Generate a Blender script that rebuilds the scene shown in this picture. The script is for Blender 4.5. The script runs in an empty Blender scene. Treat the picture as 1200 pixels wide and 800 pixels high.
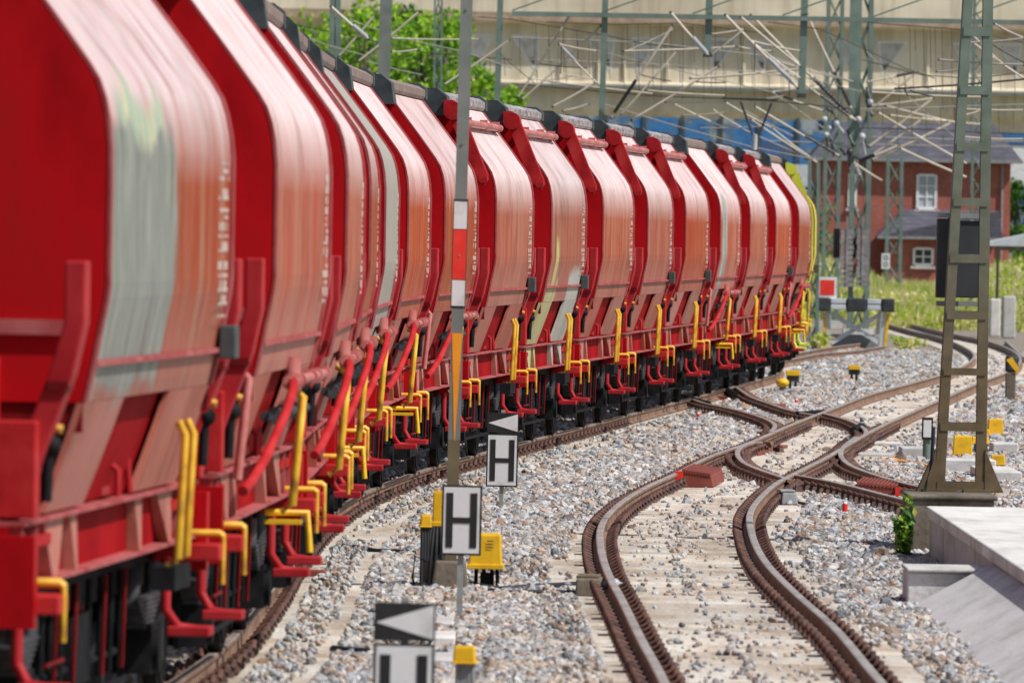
import bpy, math, random
import numpy as np
from mathutils import Vector, Matrix
R_ = math.radians
rnd = random.Random(7)
S = bpy.context.scene
COL = S.collection

# ------------------------------------------------------------------ camera model
F = 10560.0            # focal length in pixels of a 1200 wide frame
HC = 3.0
ROLL = R_(1.0)
PITCH = math.atan(125.75 / F)
FW = Vector((0, math.cos(PITCH), -math.sin(PITCH)))
U0 = Vector((0, math.sin(PITCH), math.cos(PITCH)))
R0 = Vector((1, 0, 0))
CR = R0 * math.cos(ROLL) + U0 * math.sin(ROLL)
CU = -R0 * math.sin(ROLL) + U0 * math.cos(ROLL)
def ray(px, py):
    return FW * F + CR * (px - 600) - CU * (py - 400)
def at(px, py, Y):
    d = ray(px, py); k = Y / d.y
    return Vector((d.x * k, Y, HC + d.z * k))
def gp(px, py, z=0.0):
    d = ray(px, py); k = (z - HC) / d.z
    return Vector((d.x * k, d.y * k, z))

# ------------------------------------------------------------------ mesh builder
class MB:
    def __init__(s): s.v = []; s.f = []; s.m = []; s.sm = []
    def add(s, vs, fs, m=0, sm=False):
        o = len(s.v); s.v += [tuple(v) for v in vs]
        for f in fs: s.f.append(tuple(i + o for i in f)); s.m.append(m); s.sm.append(sm)
        return s
    def box(s, c, d, m=0, rot=None, taper=None):
        hx, hy, hz = d[0]/2, d[1]/2, d[2]/2
        vs = []
        for z in (-1, 1):
            t = 1.0 if (z < 0 or taper is None) else taper
            for x, y in ((-1,-1),(1,-1),(1,1),(-1,1)):
                p = Vector((x*hx*t, y*hy*t, z*hz))
                if rot is not None: p = rot @ p
                vs.append(p + Vector(c))
        return s.add(vs, [(0,3,2,1),(4,5,6,7),(0,1,5,4),(1,2,6,5),(2,3,7,6),(3,0,4,7)], m)
    def bbox(s, x0, x1, y0, y1, z0, z1, m=0):
        return s.box(((x0+x1)/2, (y0+y1)/2, (z0+z1)/2), (abs(x1-x0), abs(y1-y0), abs(z1-z0)), m)
    def tube(s, pts, r, m=0, n=8, cap=True):
        pts = [Vector(p) for p in pts]
        rs = r if isinstance(r, (list, tuple)) else [r]*len(pts)
        rings = []
        for i, p in enumerate(pts):
            a = pts[max(i-1,0)]; b = pts[min(i+1,len(pts)-1)]
            t = (b-a).normalized()
            up = Vector((0,0,1)) if abs(t.z) < .95 else Vector((1,0,0))
            x = t.cross(up).normalized(); y = x.cross(t)
            rings.append([p + (x*math.cos(2*math.pi*k/n) + y*math.sin(2*math.pi*k/n))*rs[i] for k in range(n)])
        vs = [q for ring in rings for q in ring]; fs = []
        for i in range(len(pts)-1):
            for k in range(n):
                fs.append((i*n+k, i*n+(k+1)%n, (i+1)*n+(k+1)%n, (i+1)*n+k))
        s.add(vs, fs, m, True)
        if cap:
            s.add(rings[0], [tuple(range(n))[::-1]], m); s.add(rings[-1], [tuple(range(n))], m)
        return s
    def poly(s, pts2, axis, a0, a1, m=0):
        """extrude a polygon; axis 'y': pts are (x,z); 'x': pts are (y,z); 'z': pts are (x,y)"""
        def P(p, a):
            if axis == 'y': return (p[0], a, p[1])
            if axis == 'x': return (a, p[0], p[1])
            return (p[0], p[1], a)
        n = len(pts2)
        vs = [P(p, a0) for p in pts2] + [P(p, a1) for p in pts2]
        fs = [(i, (i+1)%n, n+(i+1)%n, n+i) for i in range(n)]
        fs += [tuple(range(n))[::-1], tuple(range(n, 2*n))]
        return s.add(vs, fs, m)
    def cyl(s, c, r, h, axis='z', m=0, n=16, r2=None):
        d = {'x': Vector((1,0,0)), 'y': Vector((0,1,0)), 'z': Vector((0,0,1))}[axis]
        c = Vector(c)
        return s.tube([c - d*h/2, c + d*h/2], [r, r if r2 is None else r2], m, n)
    def ball(s, c, r, m=0, n=10, sc=(1,1,1)):
        vs = []; fs = []; k = n//2
        for i in range(k+1):
            a = math.pi*i/k
            for j in range(n):
                b = 2*math.pi*j/n
                vs.append((c[0]+r*sc[0]*math.sin(a)*math.cos(b), c[1]+r*sc[1]*math.sin(a)*math.sin(b), c[2]+r*sc[2]*math.cos(a)))
        for i in range(k):
            for j in range(n): fs.append((i*n+j, i*n+(j+1)%n, (i+1)*n+(j+1)%n, (i+1)*n+j))
        return s.add(vs, fs, m, True)
    def build(s, name, mats, parent=None, loc=None, bevel=0):
        me = bpy.data.meshes.new(name); me.from_pydata(s.v, [], s.f)
        if not isinstance(mats, (list, tuple)): mats = [mats]
        for a in mats: me.materials.append(a)
        me.polygons.foreach_set('material_index', s.m); me.polygons.foreach_set('use_smooth', s.sm)
        me.update()
        o = bpy.data.objects.new(name, me); COL.objects.link(o)
        if parent is not None: o.parent = parent
        if loc is not None: o.location = loc
        if bevel:
            b = o.modifiers.new('bev', 'BEVEL'); b.width = bevel; b.segments = 2; b.limit_method = 'ANGLE'
        return o

def tag(o, label=None, cat=None, group=None, kind=None):
    if label: o['label'] = label
    if cat: o['category'] = cat
    if group: o['group'] = group
    if kind: o['kind'] = kind
    return o
def empty(name, loc, rz=0, label=None, cat=None, group=None, ry=0, rx=0):
    o = bpy.data.objects.new(name, None); COL.objects.link(o); o.location = loc; o.rotation_euler = (rx, ry, rz)
    o.empty_display_size = .2
    return tag(o, label, cat, group)
def copy_tree(o, parent=None):
    c = o.copy(); COL.objects.link(c)
    if parent is not None: c.parent = parent
    for ch in [x for x in o.children]: copy_tree(ch, c)
    return c

# ------------------------------------------------------------------ materials
class NT:
    def __init__(s, name):
        s.mat = bpy.data.materials.new(name); s.mat.use_nodes = True
        s.t = s.mat.node_tree; s.n = s.t.nodes; s.n.clear()
        s.out = s.n.new('ShaderNodeOutputMaterial'); s.b = s.n.new('ShaderNodeBsdfPrincipled')
        s.t.links.new(s.b.outputs[0], s.out.inputs[0])
    def l(s, a, b): s.t.links.new(a, b)
    def N(s, t, **k):
        n = s.n.new(t)
        for a, v in k.items(): setattr(n, a, v)
        return n
    def coord(s, kind='Object', scale=(1,1,1)):
        tc = s.N('ShaderNodeTexCoord'); mp = s.N('ShaderNodeMapping')
        s.l(tc.outputs[kind], mp.inputs[0]); mp.inputs['Scale'].default_value = scale
        return mp.outputs[0]
    def noise(s, vec, scale, detail=4, rough=.55, dist=0):
        n = s.N('ShaderNodeTexNoise'); n.inputs['Scale'].default_value = scale; n.inputs['Detail'].default_value = detail
        n.inputs['Roughness'].default_value = rough; n.inputs['Distortion'].default_value = dist
        if vec is not None: s.l(vec, n.inputs['Vector'])
        return n.outputs['Fac']
    def ramp(s, fac, stops):
        r = s.N('ShaderNodeValToRGB'); e = r.color_ramp.elements
        while len(e) > 1: e.remove(e[-1])
        for i, (p, c) in enumerate(stops):
            q = e[0] if i == 0 else e.new(p)
            q.position = p; q.color = (*c, 1) if len(c) == 3 else c
        s.l(fac, r.inputs[0]); return r.outputs[0]
    def mix(s, fac, a, b, mode='MIX'):
        m = s.N('ShaderNodeMix', data_type='RGBA', blend_type=mode)
        for sock, v in ((m.inputs[0], fac), (m.inputs[6], a), (m.inputs[7], b)):
            if hasattr(v, 'links'): s.l(v, sock)
            elif isinstance(v, (int, float)): sock.default_value = v
            else: sock.default_value = (*v, 1)
        return m.outputs[2]
    def math(s, op, a, b=None, clamp=False):
        m = s.N('ShaderNodeMath', operation=op); m.use_clamp = clamp
        for sock, v in ((m.inputs[0], a), (m.inputs[1], b)):
            if v is None: continue
            if hasattr(v, 'links'): s.l(v, sock)
            else: sock.default_value = v
        return m.outputs[0]
    def mrange(s, v, a, b, c=0, d=1):
        m = s.N('ShaderNodeMapRange'); s.l(v, m.inputs[0])
        for i, x in enumerate((a, b, c, d)): m.inputs[i+1].default_value = x
        return m.outputs[0]
    def sep(s, vec):
        n = s.N('ShaderNodeSeparateXYZ'); s.l(vec, n.inputs[0]); return n.outputs
    def col(s, c):
        if hasattr(c, 'links'): s.l(c, s.b.inputs['Base Color'])
        else: s.b.inputs['Base Color'].default_value = (*c, 1)
    def set(s, rough=.6, metal=0, spec=.5):
        s.b.inputs['Roughness'].default_value = rough; s.b.inputs['Metallic'].default_value = metal
        s.b.inputs['Specular IOR Level'].default_value = spec
    def bump(s, h, strength=.3, dist=.02):
        b = s.N('ShaderNodeBump'); b.inputs['Strength'].default_value = strength; b.inputs['Distance'].default_value = dist
        s.l(h, b.inputs['Height']); s.l(b.outputs[0], s.b.inputs['Normal'])

def varied(name, c1, c2, scale=4, rough=.6, metal=0, stretch=(1,1,1), c3=None, bump=0, spec=.5, coord='Object'):
    m = NT(name); v = m.coord(coord, stretch)
    n = m.noise(v, scale, 5)
    c = m.ramp(n, [(.3, c1), (.65, c2)] if c3 is None else [(.28, c1), (.5, c2), (.72, c3)])
    m.col(c); m.set(rough, metal, spec)
    if bump: m.bump(m.noise(v, scale*4, 3), bump)
    return m.mat

def side_paint(name, zones=(), dusty=1.0):
    """faded red wagon side, streaked from top to bottom, the roof slope pale with dust and painted-in glare"""
    m = NT(name)
    oi = m.N('ShaderNodeObjectInfo')
    tc = m.N('ShaderNodeTexCoord')
    ad = m.N('ShaderNodeVectorMath', operation='ADD'); m.l(tc.outputs['Object'], ad.inputs[0])
    cx = m.N('ShaderNodeCombineXYZ'); off = m.math('MULTIPLY', oi.outputs['Random'], 60.0)
    m.l(off, cx.inputs[1]); m.l(cx.outputs[0], ad.inputs[1])
    mp = m.N('ShaderNodeMapping'); m.l(ad.outputs[0], mp.inputs[0]); mp.inputs['Scale'].default_value = (.3, 2.2, .16)
    st = m.noise(mp.outputs[0], 1.6, 5, .65)
    mp2 = m.N('ShaderNodeMapping'); m.l(ad.outputs[0], mp2.inputs[0]); mp2.inputs['Scale'].default_value = (1, 1, 1)
    bl = m.noise(mp2.outputs[0], 1.3, 6, .6)
    xyz = m.sep(tc.outputs['Object'])
    base = m.ramp(st, [(.25, (.4, .05, .03)), (.42, (.45, .11, .07)), (.6, (.47, .22, .15)), (.78, (.52, .34, .25))])
    tone = m.mix(m.math('MULTIPLY', oi.outputs['Random'], .3), base, (.48, .14, .13))
    # middle of the side redder, roof and lower part pink: dust plus painted-in reflection
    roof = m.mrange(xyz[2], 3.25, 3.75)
    low = m.mrange(xyz[2], 2.7, 2.2)
    c = m.mix(m.math('MULTIPLY', low, .5), tone, (.5, .25, .22))
    leg = m.mrange(xyz[2], 2.2, 1.95)  # legs paler, light bounced up from the ballast put into the colour
    c = m.mix(m.math('MULTIPLY', leg, .4), c, (.56, .29, .26))
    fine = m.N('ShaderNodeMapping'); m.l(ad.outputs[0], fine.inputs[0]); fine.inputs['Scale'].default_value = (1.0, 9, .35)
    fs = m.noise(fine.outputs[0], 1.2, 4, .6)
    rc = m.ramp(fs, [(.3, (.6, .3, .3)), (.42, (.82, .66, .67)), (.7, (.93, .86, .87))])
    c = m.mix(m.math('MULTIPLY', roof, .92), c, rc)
    dirt = m.ramp(bl, [(.3, (.45, .38, .33)), (.5, (1, 1, 1))])
    c = m.mix(.6, c, dirt, 'MULTIPLY')
    mp3 = m.N('ShaderNodeMapping'); m.l(ad.outputs[0], mp3.inputs[0]); mp3.inputs['Scale'].default_value = (1, 5, .5)
    rs = m.noise(mp3.outputs[0], 2.3, 6, .75)
    c = m.mix(m.math('MULTIPLY', m.mrange(rs, .58, .72), .55), c, (.22, .07, .045))
    c = m.mix(m.math('MULTIPLY', m.mrange(rs, .42, .3), .5), c, (.62, .5, .44))
    seam = m.N('ShaderNodeTexWave', wave_type='BANDS', bands_direction='Y'); m.l(tc.outputs['Object'], seam.inputs[0]); seam.inputs['Scale'].default_value = .49; seam.inputs['Phase Offset'].default_value = 1.2
    c = m.mix(m.math('MULTIPLY', m.mrange(seam.outputs[1], .996, 1.0), .4), c, (.3, .08, .06))
    hue = m.N('ShaderNodeHueSaturation'); m.l(c, hue.inputs['Color']); m.l(m.mrange(oi.outputs['Random'], 0, 1, .74, .98), hue.inputs['Value']); m.l(m.mrange(m.math('FRACT', m.math('MULTIPLY', oi.outputs['Random'], 7.3)), 0, 1, 1.08, 1.4), hue.inputs['Saturation'])
    c = hue.outputs[0]
    for (y0, y1, z0, z1, ca, cb) in zones:
        nz = m.noise(mp.outputs[0], 4.5, 6, .78)
        wob = m.math('MULTIPLY', m.math('SUBTRACT', bl, .5), .7)
        yy = m.math('ADD', xyz[1], wob); zz = m.math('ADD', xyz[2], wob)
        k = m.math('MULTIPLY', m.mrange(yy, y0-.08, y0+.08), m.mrange(yy, y1+.08, y1-.08))
        k = m.math('MULTIPLY', k, m.math('MULTIPLY', m.mrange(zz, z0-.05, z0+.05), m.mrange(zz, z1+.08, z1-.08)))
        k = m.math('MULTIPLY', k, m.mrange(nz, .22, .4))
        c = m.mix(k, c, m.ramp(nz, [(.34, ca), (.58, cb)]))
    m.col(c); m.set(.5, 0, .32)
    m.bump(m.noise(m.coord('Object', (1, .8, .6)), 1.7, 2), .12, .05)
    return m.mat

M = {}
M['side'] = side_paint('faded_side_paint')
GR1, GR2 = (.06, .075, .07), (.32, .335, .3)
M['side_grey'] = side_paint('faded_side_paint_grey_left', [(-3.4, .1, 2.1, 3.55, GR1, GR2), (-2.6, -.4, 3.5, 3.72, (.05, .3, .3), (.6, .55, .35))])
M['side_greyall'] = side_paint('faded_side_paint_grey', [(-3.4, 3.4, 1.9, 4.9, (.24, .22, .2), (.42, .38, .34))])
M['side_streak'] = side_paint('faded_side_paint_streak', [(-2.2, -.9, 2.2, 3.75, GR1, (.5, .52, .48)), (-1.7, -1.2, 1.9, 3.4, (.05, .07, .07), (.3, .4, .36))])
M['side_green'] = side_paint('faded_side_paint_green', [(-3.4, -1.1, 1.0, 2.3, (.32, .3, .1), (.55, .5, .28)), (.9, 3.4, 1.0, 2.5, (.3, .3, .27), (.5, .5, .46)), (-2.1, -1.6, 2.3, 2.9, (.4, .4, .1), (.55, .52, .2))])
M['side_yellow'] = varied('lime_yellow_paint', (.55, .6, .03), (.72, .78, .1), 1.5, .4, stretch=(1, 2, .4))
M['end'] = varied('deep_red_end_paint', (.26, .0015, .004), (.44, .004, .008), 1.6, .5, c3=(.36, .008, .01), stretch=(1,1,.4), spec=.12)
M['red'] = varied('bright_red_paint', (.24, .006, .01), (.42, .015, .018), 3, .5, spec=.2, c3=(.5, .04, .04))
M['rib'] = varied('dusty_pink_red_paint', (.3, .03, .035), (.42, .12, .12), 3, .55, spec=.2)
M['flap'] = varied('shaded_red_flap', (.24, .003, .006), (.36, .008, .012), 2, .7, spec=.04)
M['post'] = varied('rose_red_paint', (.3, .008, .014), (.42, .03, .036), 2.5, .5, spec=.15)
M['pipe'] = varied('pale_red_pipe_paint', (.4, .06, .06), (.56, .22, .2), 5, .4)
M['dred'] = varied('dark_shade_red', (.10, .004, .005), (.2, .01, .012), 3, .6, spec=.1)  # on chute and apron the shade under the hopper is in this colour
M['black'] = varied('black_running_gear', (.004, .004, .005), (.016, .016, .019), 6, .7, spec=.12)
M['steelgrey'] = varied('worn_grey_steel', (.02, .022, .026), (.09, .09, .1), 8, .6, .1, spec=.3)
M['tyre'] = varied('bright_wheel_rim', (.12, .12, .12), (.3, .29, .28), 9, .4, .7)
M['yel'] = varied('yellow_handrail_paint', (.3, .14, .02), (.7, .38, .02), 6, .5, c3=(.8, .5, .06))
M['yel2'] = varied('pure_yellow_plastic', (.55, .3, .02), (.78, .46, .008), 7, .5, c3=(.84,.53,.02))
M['lid'] = varied('weathered_grey_lid', (.1, .075, .075), (.3, .27, .28), 2.2, .6, stretch=(1, 1.6, 6), c3=(.5, .47, .49))
M['lidbrown'] = varied('brown_grey_lid', (.16, .1, .09), (.28, .22, .2), 2.5, .6)
M['slate'] = varied('dark_slate_cap', (.025, .035, .04), (.07, .085, .09), 4, .5)
M['white'] = varied('chalk_white_mark', (.5, .36, .32), (.72, .64, .6), 9, .6)
M['brass'] = varied('brass_knob', (.6, .3, .05), (.7, .4, .08), 4, .35)

# track
def rail_side():
    m = NT('rusty_rail_web'); v = m.coord('Object')
    c = m.ramp(m.noise(v, 2.2, 6, .65), [(.28, (.12, .065, .045)), (.5, (.23, .135, .09)), (.72, (.34, .23, .165))])
    m.col(c); m.set(.7, .1); m.bump(m.noise(v, 40, 3), .3, .01); return m.mat
M['rail'] = rail_side()
M['railtop'] = varied('worn_rail_head', (.36, .28, .24), (.62, .54, .48), 1.4, .34, .45)
M['clip'] = varied('rusty_spring_clips', (.03, .014, .01), (.13, .06, .045), 5, .65)
M['redrust'] = varied('red_rusty_iron', (.16, .03, .02), (.26, .06, .04), 5, .65)
M['redmark'] = varied('signal_red_paint', (.7, .02, .015), (.82, .05, .03), 5, .45)
def concrete(name, a, b, c, sc=3.0, speck=.5):
    m = NT(name); v = m.coord('Object'); oi = m.N('ShaderNodeObjectInfo')
    base = m.ramp(m.noise(m.coord('Object', (1, .3, 1)), sc*.45, 6, .65), [(.32, a), (.5, b), (.66, c)])
    sp = m.ramp(m.noise(v, 26, 5, .7), [(.33, (.35, .3, .26)), (.48, (1, 1, 1))])
    cc = m.mix(speck, base, sp, 'MULTIPLY')
    vv = m.mrange(oi.outputs['Random'], 0, 1, .7, 1.0)
    k = m.N('ShaderNodeCombineColor')
    for i in range(3): m.l(vv, k.inputs[i])
    cc = m.mix(1, cc, k.outputs[0], 'MULTIPLY')
    m.col(cc); m.set(.85); m.bump(m.noise(v, 18, 5), .35, .02); return m.mat
M['sleeper'] = concrete('beige_sleeper_concrete', (.36, .27, .2), (.56, .5, .43), (.68, .66, .62))
M['conc'] = concrete('pale_concrete', (.48, .47, .46), (.66, .65, .65), (.76, .75, .75), 4, .3)
M['conctop'] = concrete('white_platform_top', (.5, .48, .45), (.68, .67, .65), (.78, .77, .75), 4, .3)
M['concold'] = concrete('old_brown_concrete', (.12, .1, .075), (.2, .165, .13), (.3, .26, .21), 5, .5)
M['sand'] = concrete('sandy_grit', (.32, .22, .16), (.44, .32, .24), (.5, .4, .31), 4, .6)

def bed_mat(name, cols, sc=22):
    m = NT(name); v = m.coord('Object')
    vo = m.N('ShaderNodeTexVoronoi'); m.l(v, vo.inputs['Vector']); vo.inputs['Scale'].default_value = sc
    c = m.ramp(m.sep(vo.outputs['Color'])[0], cols)
    sh = m.ramp(vo.outputs['Distance'], [(.0, (1,1,1)), (.55, (.25,.23,.22))])
    m.col(m.mix(.7, c, sh, 'MULTIPLY')); m.set(.85)
    m.bump(vo.outputs['Distance'], .6, .03); return m.mat
M['bed'] = bed_mat('ballast_bed', [(0, (.24, .2, .16)), (.4, (.42, .35, .28)), (.7, (.5, .42, .34)), (1, (.6, .56, .5))])
M['dust'] = bed_mat('dusty_ballast', [(0, (.3, .24, .19)), (.5, (.46, .38, .3)), (1, (.6, .55, .48))], 30)
def stone_mat():
    m = NT('ballast_stone'); oi = m.N('ShaderNodeObjectInfo'); v = m.coord('Object')
    c = m.ramp(oi.outputs['Random'], [(0, (.12, .13, .15)), (.2, (.26, .28, .31)), (.4, (.4, .415, .435)), (.62, (.56, .57, .58)),
        (.7, (.34, .21, .14)), (.78, (.1, .085, .08)), (.88, (.42, .31, .23)), (1, (.62, .62, .61))])
    ln = m.noise(oi.outputs['Location'], .7, 4, .6)
    c = m.mix(m.mrange(ln, .48, .66, 0, .55), c, (.5, .41, .32))
    m.col(m.mix(.3, c, m.ramp(m.noise(v, 20, 3), [(.35, (.5,.5,.5)), (.6, (1,1,1))]), 'MULTIPLY')); m.set(.8); return m.mat
M['stone'] = stone_mat()
def ground_mat():
    m = NT('dry_earth'); v = m.coord('Object')
    c = m.ramp(m.noise(v, .12, 8, .65), [(.35, (.11, .13, .05)), (.5, (.22, .2, .12)), (.65, (.3, .27, .2))])
    m.col(c); m.set(.9); return m.mat
M['ground'] = ground_mat()

# street furniture
M['signwhite'] = varied('sign_white_enamel', (.5, .5, .5), (.7, .71, .73), 5, .45, c3=(.74,.75,.77), bump=.05)
M['signblack'] = varied('sign_black_enamel', (.012, .012, .014), (.025, .025, .028), 6, .4)
M['postgrey'] = varied('galvanised_post', (.26, .27, .27), (.38, .39, .38), 9, .5, .3)
M['mastgrey'] = varied('grey_green_mast', (.13, .155, .145), (.2, .22, .205), 3, .55)
M['mastbrown'] = varied('olive_brown_mast', (.1, .078, .045), (.17, .135, .08), 3, .6)
M['mastgreen'] = varied('green_mast_paint', (.1, .155, .135), (.17, .23, .205), 2, .55)
M['olive'] = NT('olive_to_green_mast')
_m = M['olive']; _z = _m.sep(_m.coord('Object'))[2]
_m.col(_m.mix(_m.mrange(_z, 1.2, 4.2), _m.ramp(_m.noise(_m.coord('Object'), 5, 4), [(.3, (.085, .058, .028)), (.7, (.16, .115, .06))]),
      _m.ramp(_m.noise(_m.coord('Object'), 4, 4), [(.3, (.1, .14, .11)), (.7, (.17, .22, .18))]))); _m.set(.6); M['olive'] = _m.mat
M['cable'] = varied('black_cable', (.01, .012, .018), (.03, .035, .045), 8, .5)
M['orange'] = varied('orange_marking', (.8, .27, .01), (.88, .34, .02), 4, .45)
M['grey'] = varied('mid_grey_paint', (.18, .19, .2), (.28, .29, .3), 5, .5)
M['bufgrey'] = varied('pale_blue_grey_steel', (.4, .45, .5), (.56, .6, .64), 3, .5)
M['bufdark'] = varied('dark_rubber', (.015, .018, .022), (.04, .045, .05), 5, .6)
M['tube'] = varied('beige_bracket_tube', (.42, .37, .29), (.62, .57, .48), 2, .5)
M['insul'] = varied('dark_insulator', (.02, .02, .026), (.06, .055, .065), 6, .3)
M['insulw'] = varied('pale_insulator', (.35, .37, .42), (.5, .53, .58), 6, .35)
M['wire'] = varied('copper_dark_wire', (.03, .028, .025), (.08, .07, .06), 6, .5, .3)
M['wireg'] = varied('pale_wire', (.25, .24, .22), (.38, .36, .33), 6, .5)
M['weight'] = varied('counterweight_grey', (.14, .14, .15), (.3, .29, .29), 5, .6)
M['panel'] = varied('charcoal_panel', (.025, .03, .036), (.05, .055, .062), 2, .6)
M['glass'] = varied('dim_window_glass', (.3, .36, .4), (.5, .56, .6), .7, .15)
M['winwhite'] = varied('white_window_frame', (.7, .7, .7), (.8, .8, .8), 4, .5)
M['car'] = varied('pale_car_paint', (.6, .62, .65), (.7, .72, .74), 4, .3)

def leaf_mat(name, cols, trans=.35):
    m = NT(name); g = m.N('ShaderNodeNewGeometry')
    c = m.ramp(g.outputs['Random Per Island'], cols)
    m.col(c); m.set(.55, 0, .3)
    tr = m.N('ShaderNodeBsdfTranslucent'); m.l(c, tr.inputs[0])
    mx = m.N('ShaderNodeMixShader'); mx.inputs[0].default_value = trans
    m.l(m.b.outputs[0], mx.inputs[1]); m.l(tr.outputs[0], mx.inputs[2]); m.l(mx.outputs[0], m.out.inputs[0])
    return m.mat
M['leaf'] = leaf_mat('bright_green_leaves', [(0, (.07, .2, .015)), (.4, (.18, .4, .02)), (.75, (.34, .56, .035)), (1, (.5, .68, .07))])
M['leafd'] = leaf_mat('mid_green_leaves', [(0, (.03, .09, .015)), (.5, (.07, .19, .025)), (1, (.16, .3, .04))])
M['weed'] = leaf_mat('sunny_weed', [(0, (.2, .32, .03)), (.35, (.46, .62, .06)), (.6, (.66, .7, .14)), (.8, (.76, .66, .32)), (1, (.85, .74, .5))], .5)
_t = M['weed'].node_tree; _b = [n for n in _t.nodes if n.type == 'BSDF_PRINCIPLED'][0]; _rm = [n for n in _t.nodes if n.type == 'VALTORGB'][0]
_tc = _t.nodes.new('ShaderNodeTexCoord'); _nz = _t.nodes.new('ShaderNodeTexNoise'); _nz.inputs['Scale'].default_value = .22; _nz.inputs['Detail'].default_value = 3
_t.links.new(_tc.outputs['Object'], _nz.inputs['Vector'])
_mr = _t.nodes.new('ShaderNodeMapRange'); _mr.inputs[1].default_value = .38; _mr.inputs[2].default_value = .62; _mr.inputs[3].default_value = -.35; _mr.inputs[4].default_value = .4
_t.links.new(_nz.outputs['Fac'], _mr.inputs[0]); _ad = _t.nodes.new('ShaderNodeMath'); _ad.operation = 'ADD'
_t.links.new(_mr.outputs[0], _ad.inputs[0]); _t.links.new(_rm.inputs[0].links[0].from_socket, _ad.inputs[1]); _t.links.new(_ad.outputs[0], _rm.inputs[0])
M['bushleaf'] = leaf_mat('young_shrub_leaf', [(0, (.03, .11, .015)), (.5, (.09, .27, .03)), (.85, (.3, .45, .04)), (1, (.55, .55, .08))])
M['bark'] = varied('grey_brown_bark', (.06, .045, .03), (.14, .11, .08), 4, .85, stretch=(3,3,.6))

# ------------------------------------------------------------------ world and light
w = bpy.data.worlds.new('World'); S.world = w; w.use_nodes = True
wn = w.node_tree.nodes; bg = wn['Background']
sky = wn.new('ShaderNodeTexSky'); sky.sky_type = 'NISHITA'; sky.sun_disc = False
SUN_EL, SUN_AZ = R_(52), R_(118)      # azimuth clockwise from +Y
sky.sun_elevation = SUN_EL; sky.sun_rotation = SUN_AZ; sky.dust_density = 2.0; sky.air_density = 1.2
w.node_tree.links.new(sky.outputs[0], bg.inputs[0]); bg.inputs[1].default_value = .085
sl = bpy.data.lights.new('sun', 'SUN'); sl.energy = 4.7; sl.angle = R_(.6); sl.color = (1, .955, .89)
so = bpy.data.objects.new('sun', sl); COL.objects.link(so)
sd = Vector((math.sin(SUN_AZ)*math.cos(SUN_EL), math.cos(SUN_AZ)*math.cos(SUN_EL), math.sin(SUN_EL)))
so.rotation_euler = sd.to_track_quat('Z', 'Y').to_euler()
so.location = (30, -20, 60)

# ------------------------------------------------------------------ paths
def smooth_fn(pts):
    """pts: (Y, X); returns X(Y) by monotone-ish cubic (PCHIP)"""
    pts = sorted(pts); xs = np.array([p[0] for p in pts], float); ys = np.array([p[1] for p in pts], float)
    h = np.diff(xs); d = np.diff(ys)/h
    mm = np.zeros(len(xs)); mm[0] = d[0]; mm[-1] = d[-1]
    mm[1:-1] = (d[:-1]*h[1:] + d[1:]*h[:-1])/(h[:-1]+h[1:])
    def fn(t):
        t = np.asarray(t, float); i = np.clip(np.searchsorted(xs, t)-1, 0, len(h)-1)
        u = (t-xs[i])/h[i]
        a = 2*u**3-3*u**2+1; b = u**3-2*u**2+u; c = -2*u**3+3*u**2; e = u**3-u**2
        r = a*ys[i]+b*h[i]*mm[i]+c*ys[i+1]+e*h[i]*mm[i+1]
        r = np.where(t < xs[0], ys[0]+mm[0]*(t-xs[0]), r)
        return np.where(t > xs[-1], ys[-1]+mm[-1]*(t-xs[-1]), r)
    return fn
HW = 1.5
side_pts = [(10,-6.2),(35,-3.9),(45,-2.6),(48.2,-2.17),(54.6,-1.71),(64.2,-1.32),(73.9,-1.24),(83.5,-1.26),(93.1,-1.2),(102.8,-.96),(112.4,-.46),(122,.25),
            (131.7,1.05),(141.3,1.87),(151,2.66),(160.6,3.47),(170.2,4.27),(179.9,5.05),(189.5,5.82),(199.1,6.55),(208,6.98),(225,7.3),(260,8.2),(300,9.5)]
side_x = smooth_fn(side_pts)
def trackc(Y): return float(side_x(Y)) - HW

def from_px(pts, z=0.0):
    r = []
    for (x, y) in pts:
        p = gp(x, y, z); r.append((p.y, p.x))
    return r
R1px = [(800,850),(774,789),(751,747),(731,706),(712,669),(704,642),(706,612),(725,590),(755,571),(792,554),(837,532),(875,519),(920,500),(942,491),(976,478),(1018,462),(1069,448),(1108,437),(1136,424),(1142,416),(1128,405),(1102,395),(1069,387),(1040,379)]
R2px = [(1080,850),(1025,789),(976,732),(935,696),(897,657),(881,624),(879,601),(894,579),(912,564),(935,552),(965,537),(999,517),(1024,503),(1069,482),(1108,465),(1147,448),(1185,433),(1196,420),(1186,410),(1153,398),(1108,389),(1075,381),(1043,373)]
r1 = smooth_fn(from_px(R1px)); r2 = smooth_fn(from_px(R2px))

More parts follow.
